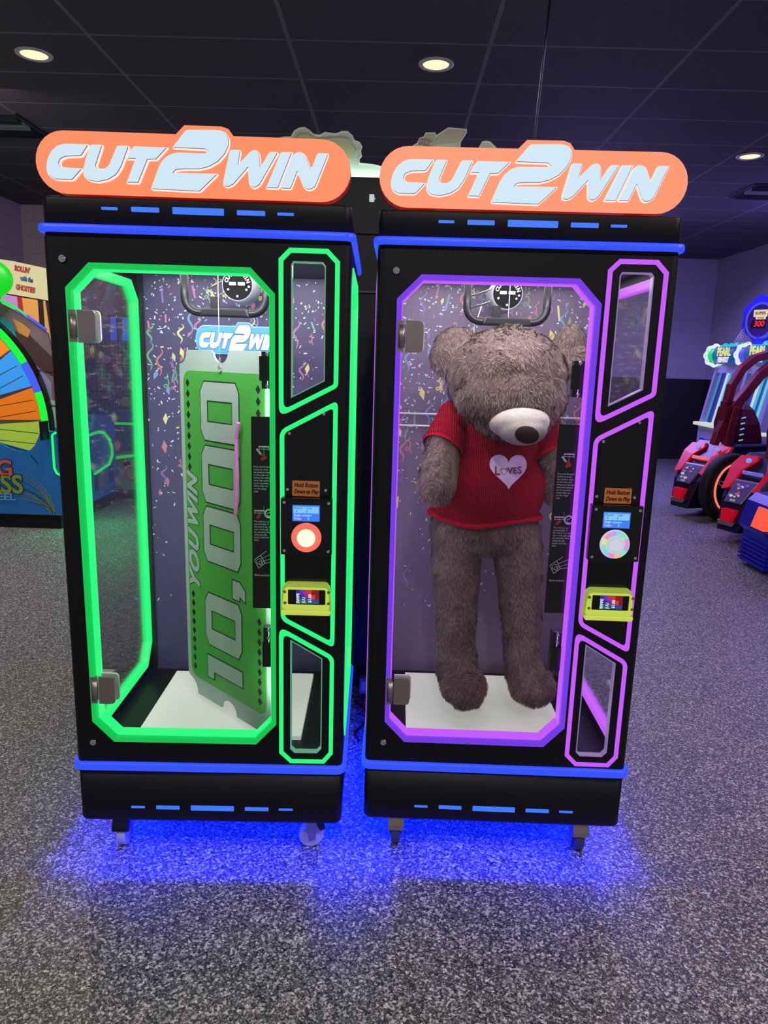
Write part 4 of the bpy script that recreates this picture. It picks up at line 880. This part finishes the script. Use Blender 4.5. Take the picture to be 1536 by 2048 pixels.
g = G(); g.add(plate([[(-3.185+ox, .665), (-3.175+ox, .672), (-3.115+ox, .592), (-3.125+ox, .585)]], -.003, 0), mat('reed_dark', srgb(20, 60, 90), .6)); g.build('cattail_print', wg)
GE = glow('edge_green_led', (40, 255, 110), 1.0)
G().tube([(-2.94+ox, -.01, .875), (-2.975+ox, -.01, .85), (-2.975+ox, -.01, .56), (-2.955+ox, -.01, .512), (-2.925+ox, -.01, .498)], .010, GE, 8).build('edge_led', wg)
G().box(-3.028+ox, -3.005+ox, -.12, 0, .815, .975, BLACK).build('pointer_latch', wg)
G().tube([(-2.915+ox, .62, .79), (-2.915+ox, .85, .80), (-2.915+ox, .98, .775), (-2.915+ox, 1.10, .70), (-2.915+ox, 1.16, .60), (-2.915+ox, 1.15, .52), (-2.915+ox, 1.06, .445), (-2.915+ox, .70, .40)], .014, GE, 8).build('side_led_loop', wg)
g = G()
for y0, y1, z0, z1, c in ((1.08, 1.2, .25, .42, (15, 60, 95)), (.72, .80, .22, .42, (15, 60, 95)), (.95, 1.28, .17, .175, (10, 50, 90)), (.85, .95, .24, .40, (150, 120, 100))):
    g.add(plate([[(y0, z0), (y1, z0), (y1, z1), (y0, z1)]], 0, .004), mat('side_art_%d' % c[0], srgb(*c), .5), Matrix(((0, 1, 0, -2.932+ox), (1, 0, 0, 0), (0, 0, 1, 0), (0, 0, 0, 1))))
g.build('side_print', wg)
g = G(); g.ball((-3.53+ox, .0, 2.15), (.31, .10, .19), glow('bright_green_shell', (25, 235, 40), .8)); g.build('green_dome', wg)
area('wheel_game_glow', (-2.6, 6.4, .5), (0, math.radians(15), 0), .5, 7, (.02, 1.0, .25), .5)

# ------------------------------------------------------------------ lit banner game behind the wheel
bn = thing('banner_game', 'cream bannered arcade cabinet with orange and violet artwork behind the prize wheel', 'arcade machine', (-3.85, 7.6, 0)); bx_ = 3.85
TB = lambda L: [(x+bx_, z) for x, z in L]
CRM = glow('cream_banner', (215, 212, 160), .42, base=srgb(215, 212, 160))
P(plate([TB([(-4.10, 2.485), (-3.939, 2.467), (-3.60, 2.405), (-3.59, 2.085), (-4.10, 2.155)])], 0, .03), 'banner', CRM, bn)
for tx, x, z, c in (("ROLLIN'", -3.845, 2.385, (205, 75, 55)), ('with the', -3.805, 2.290, (90, 130, 170)), ('GHOSTIES', -3.825, 2.195, (205, 85, 60))):
    o = word(tx, .070 if tx[0] != 'w' else .062, 0, 0, c, bn, .003, -.006, (70, 75, 85), .62); o.location = (x+bx_, 0, z); o.rotation_euler = (0, .17, 0)
g = G(); g.box(-4.4+bx_, -3.35+bx_, .03, .33, .1, 2.14, mat('cabinet_dark_brown', srgb(45, 35, 35), .6)); g.build('cabinet_shell', bn)
g = G()
for pts, c in (([(-4.1, 2.14), (-3.93, 2.12), (-3.9, 2.0), (-4.0, 1.7), (-4.1, 1.7)], (200, 150, 215)), ([(-3.93, 2.12), (-3.88, 2.11), (-3.85, 1.7), (-3.92, 1.7)], (185, 45, 45)), ([(-3.88, 2.11), (-3.72, 2.09), (-3.72, 1.6), (-3.86, 1.6)], (235, 170, 90)), ([(-3.66, 2.085), (-3.64, 2.085), (-3.60, 1.6), (-3.66, 1.6)], (220, 170, 90)), ([(-3.52, 1.8), (-3.40, 1.8), (-3.40, .5), (-3.52, .5)], (120, 80, 60))):
    g.add(plate([TB(pts)], .018, .028), glow('banner_art_%d' % (c[0]+c[2]), c, .35, base=srgb(*c)))
g.build('art_panel', bn)

# ------------------------------------------------------------------ hoop and net game, tent, graffiti board (seen through the green machine's side window)
ht = thing('basketball_game', 'caged basketball arcade game with blue tubes seen through the left machine', 'arcade machine', (-3.25, 8.4, 0)); hx_ = 3.25
g = G(); g.box(-.55, .55, 0, .5, 0, .92, mat('game_blue', srgb(20, 75, 130), .5, em=srgb(15, 60, 110), es=.2)); g.build('cabinet_body', ht)
BT = glow('blue_tube_light', (70, 90, 240), .9)
for x in (-.16, .0, .14, .24, -.28, -.4, .36): G().cyl((x, .02, 1.72), (x, .02, 1.98), .035, .030, BT, 16).build('blue_tube', ht)
G().tube([(-.5, -.03, 1.86), (.5, -.03, 1.86)], .008, mat('orange_bar', srgb(190, 90, 70), .4)).build('crossbar', ht)
NET = mat('net_cord', srgb(150, 140, 175), .7); g = G()
for i in range(23): x = -.5+i*.0455; g.tube([(x, -.05, .90), (x, -.05, 1.70)], .0022, NET, 4)
for i in range(18): z = .92+i*.046; g.tube([(-.5, -.05, z), (.5, -.05, z)], .0022, NET, 4)
g.build('net', ht)
g = G(); g.box(-.55, .55, .3, .32, .92, 1.9, mat('game_back_purple', srgb(60, 50, 80), .6)); g.build('backboard', ht)
g = G()
for x, z, rr_, c in ((-.2, 1.5, .05, (200, 200, 200)), (-.05, 1.35, .05, (150, 60, 90)), (.1, 1.2, .06, (190, 190, 180)), (-.15, 1.1, .05, (120, 50, 70)), (.12, 1.55, .05, (180, 170, 190)), (.0, 1.0, .06, (180, 160, 120))):
    g.add(plate([circ(x, z, rr_, 14)], .285, .298), mat('back_art_%d' % (c[0]+c[1]+c[2]), srgb(*c), .6))
g.build('back_art', ht)
GL2 = glow('counter_green_led', (30, 240, 80), .9)
g = G(); g.tube([(-.09, -.4, .80), (.42, -.4, .80), (.5, -.4, .77)], .014, GL2, 8); g.build('counter_led', ht)
g = G(); g.box(-.40, .5, -.38, 0, .05, .72, mat('counter_blue', srgb(15, 80, 120), .5)); g.build('counter', ht)
g = G()
for i in range(16): g.ball((-.12+i*.022, -.39, .72), .006, glow('tiny_pink_lights', (240, 170, 190), .9), 6, 4)
g.build('bulb_row', ht)
tn = thing('striped_tent_canopy', 'red and grey striped canopy behind the basketball game', 'canopy', (-3.5, 9.3, 0))
g = G(); n_ = 8
for i in range(n_):
    a0 = -.75+i*1.5/n_; a1 = a0+1.5/n_; m = mat('canopy_red', srgb(130, 40, 60), .7) if i % 2 == 0 else mat('canopy_grey', srgb(130, 125, 130), .7)
    g.loft([[(a0*.25, .05, 2.62), (a1*.25, .05, 2.62), (a1*.25, .1, 2.62), (a0*.25, .1, 2.62)], [(a0, -.25, 2.05), (a1, -.25, 2.05), (a1, .3, 2.05), (a0, .3, 2.05)]], m)
g.build('canopy', tn)
for x in (-.7, .7): G().cyl((x, 0, 0), (x, 0, 2.06), .025, .025, STEEL).build('post', tn)
gr = thing('graffiti_cabinet', 'low cabinet with red and white graffiti lettering seen through the left machine', 'arcade machine', (-2.72, 7.70, 0))
g = G(); g.box(-.30, .50, 0, .25, .10, .50, mat('graffiti_ground', srgb(130, 150, 130), .6)); g.build('cabinet_body', gr); G().box(-.30, .50, .01, .24, 0, .10, BLACK).build('plinth', gr)
word('OL', .24, -.08, .27, (150, 60, 50), gr, .010, -.01, (200, 200, 190), .8)
g = G()
for pts in ([(-.25, .47), (-.18, .49), (-.12, .36), (-.20, .34)], [(-.08, .48), (.05, .49), (.05, .40), (-.06, .34), (-.02, .42)], [(-.10, .14), (-.07, .10), (-.04, .10), (-.08, .20)]): g.add(plate([pts], -.006, -.002), BLACKGLOSS)
g.build('graffiti', gr)
G().tube([(-.29, -.03, .455), (.1, -.03, .515)], .016, GL2, 8).build('edge_led', gr)

# ------------------------------------------------------------------ fishing machines along the right wall
def pearl(y, label, disc):
    t = thing('fishing_ticket_game', label, 'arcade machine', (4.45, y, 0), 0, 'fishing games along the right wall')
    SH = mat('silver_lilac_shell', srgb(175, 170, 205), .35, .2); Wd = .80
    g = G(); g.box(.05, .90, -Wd/2, Wd/2, 0, .80, SH); g.build('base_cabinet', t, bevel=.01)
    G().box(.035, .05, -Wd/2+.14, Wd/2-.14, .30, .62, mat('ticket_door', srgb(45, 50, 150), .4)).build('ticket_door', t)
    G().box(-.03, .20, -Wd/2-.005, Wd/2+.005, .80, .845, glow('counter_white', (215, 225, 215), .85)).build('control_shelf', t, bevel=.01)
    g = G(); X0, X1 = .06, .20
    for s in (-1, 1):
        g.loft([[(X0, s*Wd/2, .845), (X0+.12, s*Wd/2, .845), (X1+.14, s*Wd/2, 1.62), (X1, s*Wd/2, 1.62)], [(X0, s*(Wd/2-.07), .845), (X0+.12, s*(Wd/2-.07), .845), (X1+.14, s*(Wd/2-.07), 1.62), (X1, s*(Wd/2-.07), 1.62)]], SH)
    g.loft([[(X1-.005, -Wd/2, 1.55), (X1-.005, Wd/2, 1.55), (X1+.14, Wd/2, 1.55), (X1+.14, -Wd/2, 1.55)], [(X1+.01, -Wd/2, 1.665), (X1+.01, Wd/2, 1.665), (X1+.15, Wd/2, 1.665), (X1+.15, -Wd/2, 1.665)]], SH); g.build('playfield_frame', t)
    hues = [(30, 50, 120), (70, 140, 210), (120, 210, 230), (20, 90, 170), (90, 190, 220), (200, 240, 240), (60, 60, 170)]; g = G()
    k = 9
    for i in range(k):
        ya = -Wd/2+.07+i*(Wd-.14)/k; yb_ = ya+(Wd-.14)/k
        g.poly([(X0+.05, ya, .85), (X0+.05, yb_, .85), (X1+.05, yb_, 1.57), (X1+.05, ya, 1.57)], glow('aqua_%d' % (i % 7), hues[i % 7], .8))
    g.build('playfield', t)
    BLP = glow('sign_deep_blue', (25, 90, 170), .7); AQ = glow('aqua_wave', (60, 190, 225), .85)
    s = bpy.data.objects.new('sign', None); COL.objects.link(s); s.parent = t; bxx = .20
    g = G(); g.cyl((bxx, -Wd/2, 1.79), (bxx, Wd/2-.10, 1.79), .12, .12, BLP, 28); g.build('barrel', s)
    pts = [(bxx+.01*math.sin(j*.5), -Wd/2+.02+j*(Wd-.15)/24, 1.915+.022*math.sin(j*1.05)) for j in range(25)]; g = G(); g.tube(pts, .028, AQ, 8); g.build('wave_rim', s)
    WR = glow('scallop_white', (225, 240, 245), .95); n_ = Vector((-.72, -.69, 0)); e1 = Vector((-.69, .72, 0)); e2 = Vector((0, 0, 1)); c0 = Vector((bxx-.06, Wd/2-.08, 1.79))
    for k, rr_ in ((0, .145), (1, .135)):
        L_ = [c0-n_*.06*k+(e1*math.cos(a)+e2*math.sin(a))*(rr_+.010*math.cos(8*a)) for a in [2*PI*i/48 for i in range(49)]]; G().tube(L_, .015, WR, 8, False).build('scallop_ring', s)
    M_ = Matrix((e1, n_, e2)).transposed()
    g = G(); g.ball(c0+n_*.02, (.095, .05, .10), disc, 24, 12, M_); g.build('pearl_disc', s)
    RZ = Matrix(((0, 1, 0, 0), (-1, 0, 0, 0), (0, 0, 1, 0), (0, 0, 0, 1)))
    for tx, z, sz, c in (('PEARL', 1.83, .15, (225, 230, 130)), ('FISHERY', 1.725, .09, (235, 215, 235))):
        g = G(); g.add(text(tx, sz, 0, z, -.004, .002, 'CENTER', .98, bold=.006), glow('sign_text_%s' % tx, c, .95), Matrix.Translation((bxx-.122, -.09, 0)) @ RZ); g.build('lettering', s)
    return t
pearl(10.15, 'fishing ticket game with a green pearl on its sign, farthest along the right wall', glow('green_pearl', (30, 215, 120), .95))
pearl(9.22, 'fishing ticket game with a blue pearl on its sign, beside the race seats', glow('blue_pearl', (85, 85, 225), .95))
dm = thing('jackpot_dome', 'blue oval jackpot sign reading 300 above the fishing games', 'sign', (4.62, 9.33, 2.02))
dm.scale = (.78, .78, .78)
BD = mat('dome_blue', srgb(35, 35, 190), .3, em=srgb(35, 35, 200), es=.35)
RD = Matrix.Rotation(math.radians(-52), 4, 'Z')
def dplate(loops, y0, y1, m, name): g = G(); g.add(plate(loops, y0, y1), m, RD); return g.build(name, dm)
ell = lambda rx, rz, n=36: [(rx*math.cos(2*PI*i/n), .24+rz*math.sin(2*PI*i/n)) for i in range(n)]
dplate([[(.33*math.cos(a)*(1+.05*math.cos(7*a)), .28+.36*math.sin(a)*(1+.05*math.cos(7*a))) for a in [2*PI*i/60 for i in range(60)]]], .02, .26, BD, 'scalloped_shell')
dplate([ell(.235, .29)], -.05, .05, glow('dome_rim', (75, 85, 235), .8), 'rim')
dplate([ell(.20, .255)], -.056, -.05, mat('dome_face', srgb(60, 35, 110), .2), 'face')
dplate([rrect(-.11, .11, .30, .41, .01)], -.060, -.056, glow('super_plate', (235, 220, 170), .9), 'bonus_plate')
dplate([rrect(-.07, .09, .26, .30, .01)], -.060, -.056, glow('super_plate', (235, 220, 170), .9), 'bonus_plate')
g = G(); g.add(text('SUPER', .062, 0, .355, -.062, .001, 'CENTER', 1.0, bold=.002), mat('brown_text', srgb(120, 90, 70), .5), RD); g.add(text('BONUS', .03, .01, .281, -.062, .001, 'CENTER', 1.0, bold=.001), mat('brown_text', srgb(120, 90, 70), .5), RD); g.build('lettering', dm)
dplate([rrect(-.13, .10, .125, .25, .005)], -.060, -.056, BLACKGLOSS, 'digit_window')
g = G(); g.add(text('300', .125, -.005, .188, -.064, .001, 'CENTER', .9, shear=.12, bold=.003), glow('red_digits', (255, 30, 60), 1.1), RD); g.build('digits', dm)
G().box(-.05, .12, -.05, .12, -.13, .02, BD).build('neck', dm)
g = G()
for i in range(6):
    g.tube([(-.30+i*.045, .22, -.10), (-.15+i*.045, .22, .14)], .004, WHITE, 5); g.tube([(-.30+i*.02, .22, -.10+i*.04), (-.05, .22, -.10+i*.04)], .004, WHITE, 5)
g.build('net_trim', dm)

# ------------------------------------------------------------------ race simulator cabinets
def racer(x, y, rz, label, body, plate_art, light):
    t = thing('racing_simulator', label, 'racing arcade machine', (x, y, 0), rz, 'race cabinets by the right wall')
    RD_ = mat('tail_red', srgb(150, 5, 22), .3, em=srgb(225, 15, 45), es=.4, spec=.3); MAR = mat('maroon_shell', srgb(120, 14, 42), .4); BB = mat('racer_blue_black', srgb(22, 18, 60), .3); IC = glow('ice_lamp', (120, 160, 245), .9)
    # body: narrow tail widening forward; loops along x of (y,z)
    W_ = .265
    xr = lambda z: (-.02-(.80-z)*1.05) if z > .60 else (-.23-(.60-z)*.85 if z > .40 else -.40-(.40-z)*.25)
    g = G(); zs = [.10, .16, .24, .40, .50, .60, .70, .78, .805]
    g.loft([[(xr(z)+.02, -W_*k, z), (xr(z)+.02, W_*k, z), (1.2, W_, z), (1.2, -W_, z)] for z, k in zip(zs, (.45, .5, .55, .66, .78, .92, 1, 1, .95))], BB); g.build('body_shell', t, bevel=.012)
    T = lambda u, z, o=0: (xr(z)-o, u, z)
    def slab(pts, o, m, name):
        g = G(); g.loft([[T(u, z, -.01) for u, z in pts], [T(u, z, o) for u, z in pts]], m); return g.build(name, t, bevel=.004)
    for s, yy in ((-1, -.345), (1, .16)):
        g = G(); c = Vector((-.15 if s < 0 else .2, yy, .365)); g.cyl(c-Vector((0, .07, 0)), c+Vector((0, .05, 0)), .365, .365, RUBBER, 48); tire = g.build('tire', t, bevel=.03)
        if s > 0: continue
        y1 = -.072
        g = G(); g.cyl(c+Vector((0, y1, 0)), c+Vector((0, y1-.003, 0)), .26, .26, BLACKGLOSS, 36); g.build('hub_face', tire)
        L_ = [(c.x+.255*math.cos(a), c.y-.080, c.z+.255*math.sin(a)) for a in [2*PI*i/48 for i in range(49)]]
        G().tube(L_, .011, light, 8, False).build('rim_light', tire)
        for k in range(5):
            a = 2*PI*k/5+.3; g = G(); d = Vector((math.cos(a), 0, math.sin(a))); n = Vector((-d.z, 0, d.x))*.018
            g.tube([c+Vector((0, -.078, 0))+d*.04+n, c+Vector((0, -.078, 0))+d*.22+n, c+Vector((0, -.078, 0))+d*.22-n, c+Vector((0, -.078, 0))+d*.04-n], .007, CHROME, 6); g.build('spoke', tire)
    for s in (-1, 1):
        slab([(s*.06, .74), (s*.09, .785), (s*.27, .775), (s*.29, .69), (s*.20, .47), (s*.13, .49), (s*.13, .66)][::s], .03, RD_, 'tail_light')
        G().ball(T(s*.135, .735, .035), (.02, .030, .028), IC, 14, 8).build('round_lamp', t)
    g = G(); g.tube([T(-.105, .635, .02), T(.105, .635, .02)], .018, body, 8); g.build('light_bar', t)
    slab([(-.13, .57), (.13, .57), (.095, .37), (-.095, .37)], .022, STEEL, 'number_plate')
    slab([(-.118, .562), (.118, .562), (.086, .378), (-.086, .378)], .026, glow('plate_ground', (75, 60, 130), .5), 'plate_ground')
    r = random.Random(int(y*100)); g = G()
    for i in range(12):
        px, pz = r.uniform(-.05, .07), r.uniform(.42, .54); s_ = r.uniform(.012, .028); o = .0275+i*.0003
        g.poly([T(px-s_, pz, o), T(px, pz-s_*.5, o), T(px+s_*1.3, pz+.003, o), T(px, pz+s_*.6, o)], glow('plate_art_%d' % (i % 4), [(235, 220, 180), (210, 90, 120), (235, 235, 240), (120, 80, 190)][i % 4], .6))
    g.poly([T(-.03, .385, .028), T(.03, .385, .028), T(.03, .405, .028), T(-.03, .405, .028)], WHITE); g.build('plate_art', t)
    slab([(-.075, .31), (.075, .31), (.05, .20), (-.05, .20)], .05, RD_, 'fog_light')
    slab([(-.10, .20), (.10, .20), (.08, .16), (-.08, .16)], .03, STEEL, 'bumper_lip')
    # roll cage arch
    def arm(pts, w_, name):
        g = G(); L0 = []
        for i, p in enumerate(pts):
            p = Vector(p); d = (Vector(pts[min(i+1, len(pts)-1)])-Vector(pts[max(i-1, 0)])).normalized(); n = Vector((d.z, 0, -d.x))*w_/2
            L0.append([p-n+Vector((0, -.035, 0)), p+n+Vector((0, -.035, 0)), p+n+Vector((0, .035, 0)), p-n+Vector((0, .035, 0))])
        g.loft(L0, MAR); return g.build(name, t, bevel=.008)
    arm([(-.17, -.12, .79), (-.13, -.12, .92), (-.06, -.12, 1.06), (-.02, -.12, 1.18)], .075, 'cage_strut')
    arm([(.0, -.14, .79), (.0, -.14, .92), (.02, -.14, 1.04), (.06, -.14, 1.20)], .10, 'cage_strut')
    arm([(-.02, -.12, 1.02), (-.03, -.12, 1.26)], .17, 'cage_joint')
    arm([(-.06, -.12, 1.20), (-.02, -.12, 1.42), (.10, -.12, 1.60), (.26, -.12, 1.71), (.60, -.12, 1.80), (1.1, -.12, 1.84)], .085, 'cage_arm')
    arm([(.0, -.13, 1.16), (.16, -.13, 1.32), (.36, -.13, 1.54), (.60, -.13, 1.70), (1.0, -.13, 1.80)], .11, 'cage_arm')
    g = G(); g.loft([[(.16, -.19, .8), (.48, -.19, .8), (.48, .2, .8), (.16, .2, .8)], [(.12, -.19, 1.0), (.40, -.19, 1.02), (.40, .2, 1.02), (.12, .2, 1.0)], [(.13, -.16, 1.18), (.33, -.16, 1.16), (.33, .17, 1.16), (.13, .17, 1.18)], [(.18, -.12, 1.24), (.26, -.12, 1.23), (.26, .13, 1.23), (.18, .13, 1.24)]], mat('maroon_seat', srgb(84, 12, 34), .5)); g.build('seat_back', t, bevel=.02)
    g = G()
    for i in range(5): g.tube([(.10, -.20, .84+i*.06), (.15, -.20, .85+i*.06)], .008, IC, 6)
    g.build('seat_trim_light', t)
    return t
R1 = glow('rim_bulb_red', (255, 130, 100), .95)
racer(3.58, 7.86, math.radians(23), 'dark racing cabinet with maroon roll cage, pink tail bar and red-lit rim, farther of two', glow('pink_bar', (255, 110, 110), .9), None, R1)
racer(3.58, 6.70, math.radians(23), 'dark racing cabinet with violet tail bar, nearer of two, cut by the right edge', glow('violet_bar', (120, 110, 220), .7), None, R1)
t = thing('racing_simulator', 'bright blue racing cabinet tail with orange lamp at the bottom of the right edge', 'racing arcade machine', (2.93, 5.40, 0))
BQ = mat('electric_blue_shell', srgb(18, 18, 150), .4, em=srgb(15, 15, 170), es=.10)
g = G(); g.loft([[(0, 0, .30), (.6, -.15, .30), (.6, .5, .30), (.0, .4, .30)], [(-.03, -.02, .34), (.6, -.17, .34), (.6, .5, .34), (-.03, .4, .34)], [(.02, .02, .54), (.6, -.12, .56), (.6, .5, .56), (.02, .4, .54)], [(.08, .05, .60), (.6, -.05, .62), (.6, .5, .62), (.08, .4, .60)]], BQ); g.build('tail_shell', t, bevel=.01)
G().loft([[(-.045, -.03, .36), (-.045, .17, .36), (.0, .17, .36), (.0, -.03, .36)], [(.0, -.005, .52), (.0, .17, .52), (.03, .17, .52), (.03, -.005, .52)]], glow('orange_lamp', (255, 90, 60), .95)).build('tail_lamp', t)
G().box(.02, .6, .0, .4, .03, .30, BQ).build('base', t)
g = G()
for i in range(6): g.box(.0, .6, -.03, .4, .05+i*.034, .066+i*.034, BQ)
g.build('vent_rib', t)
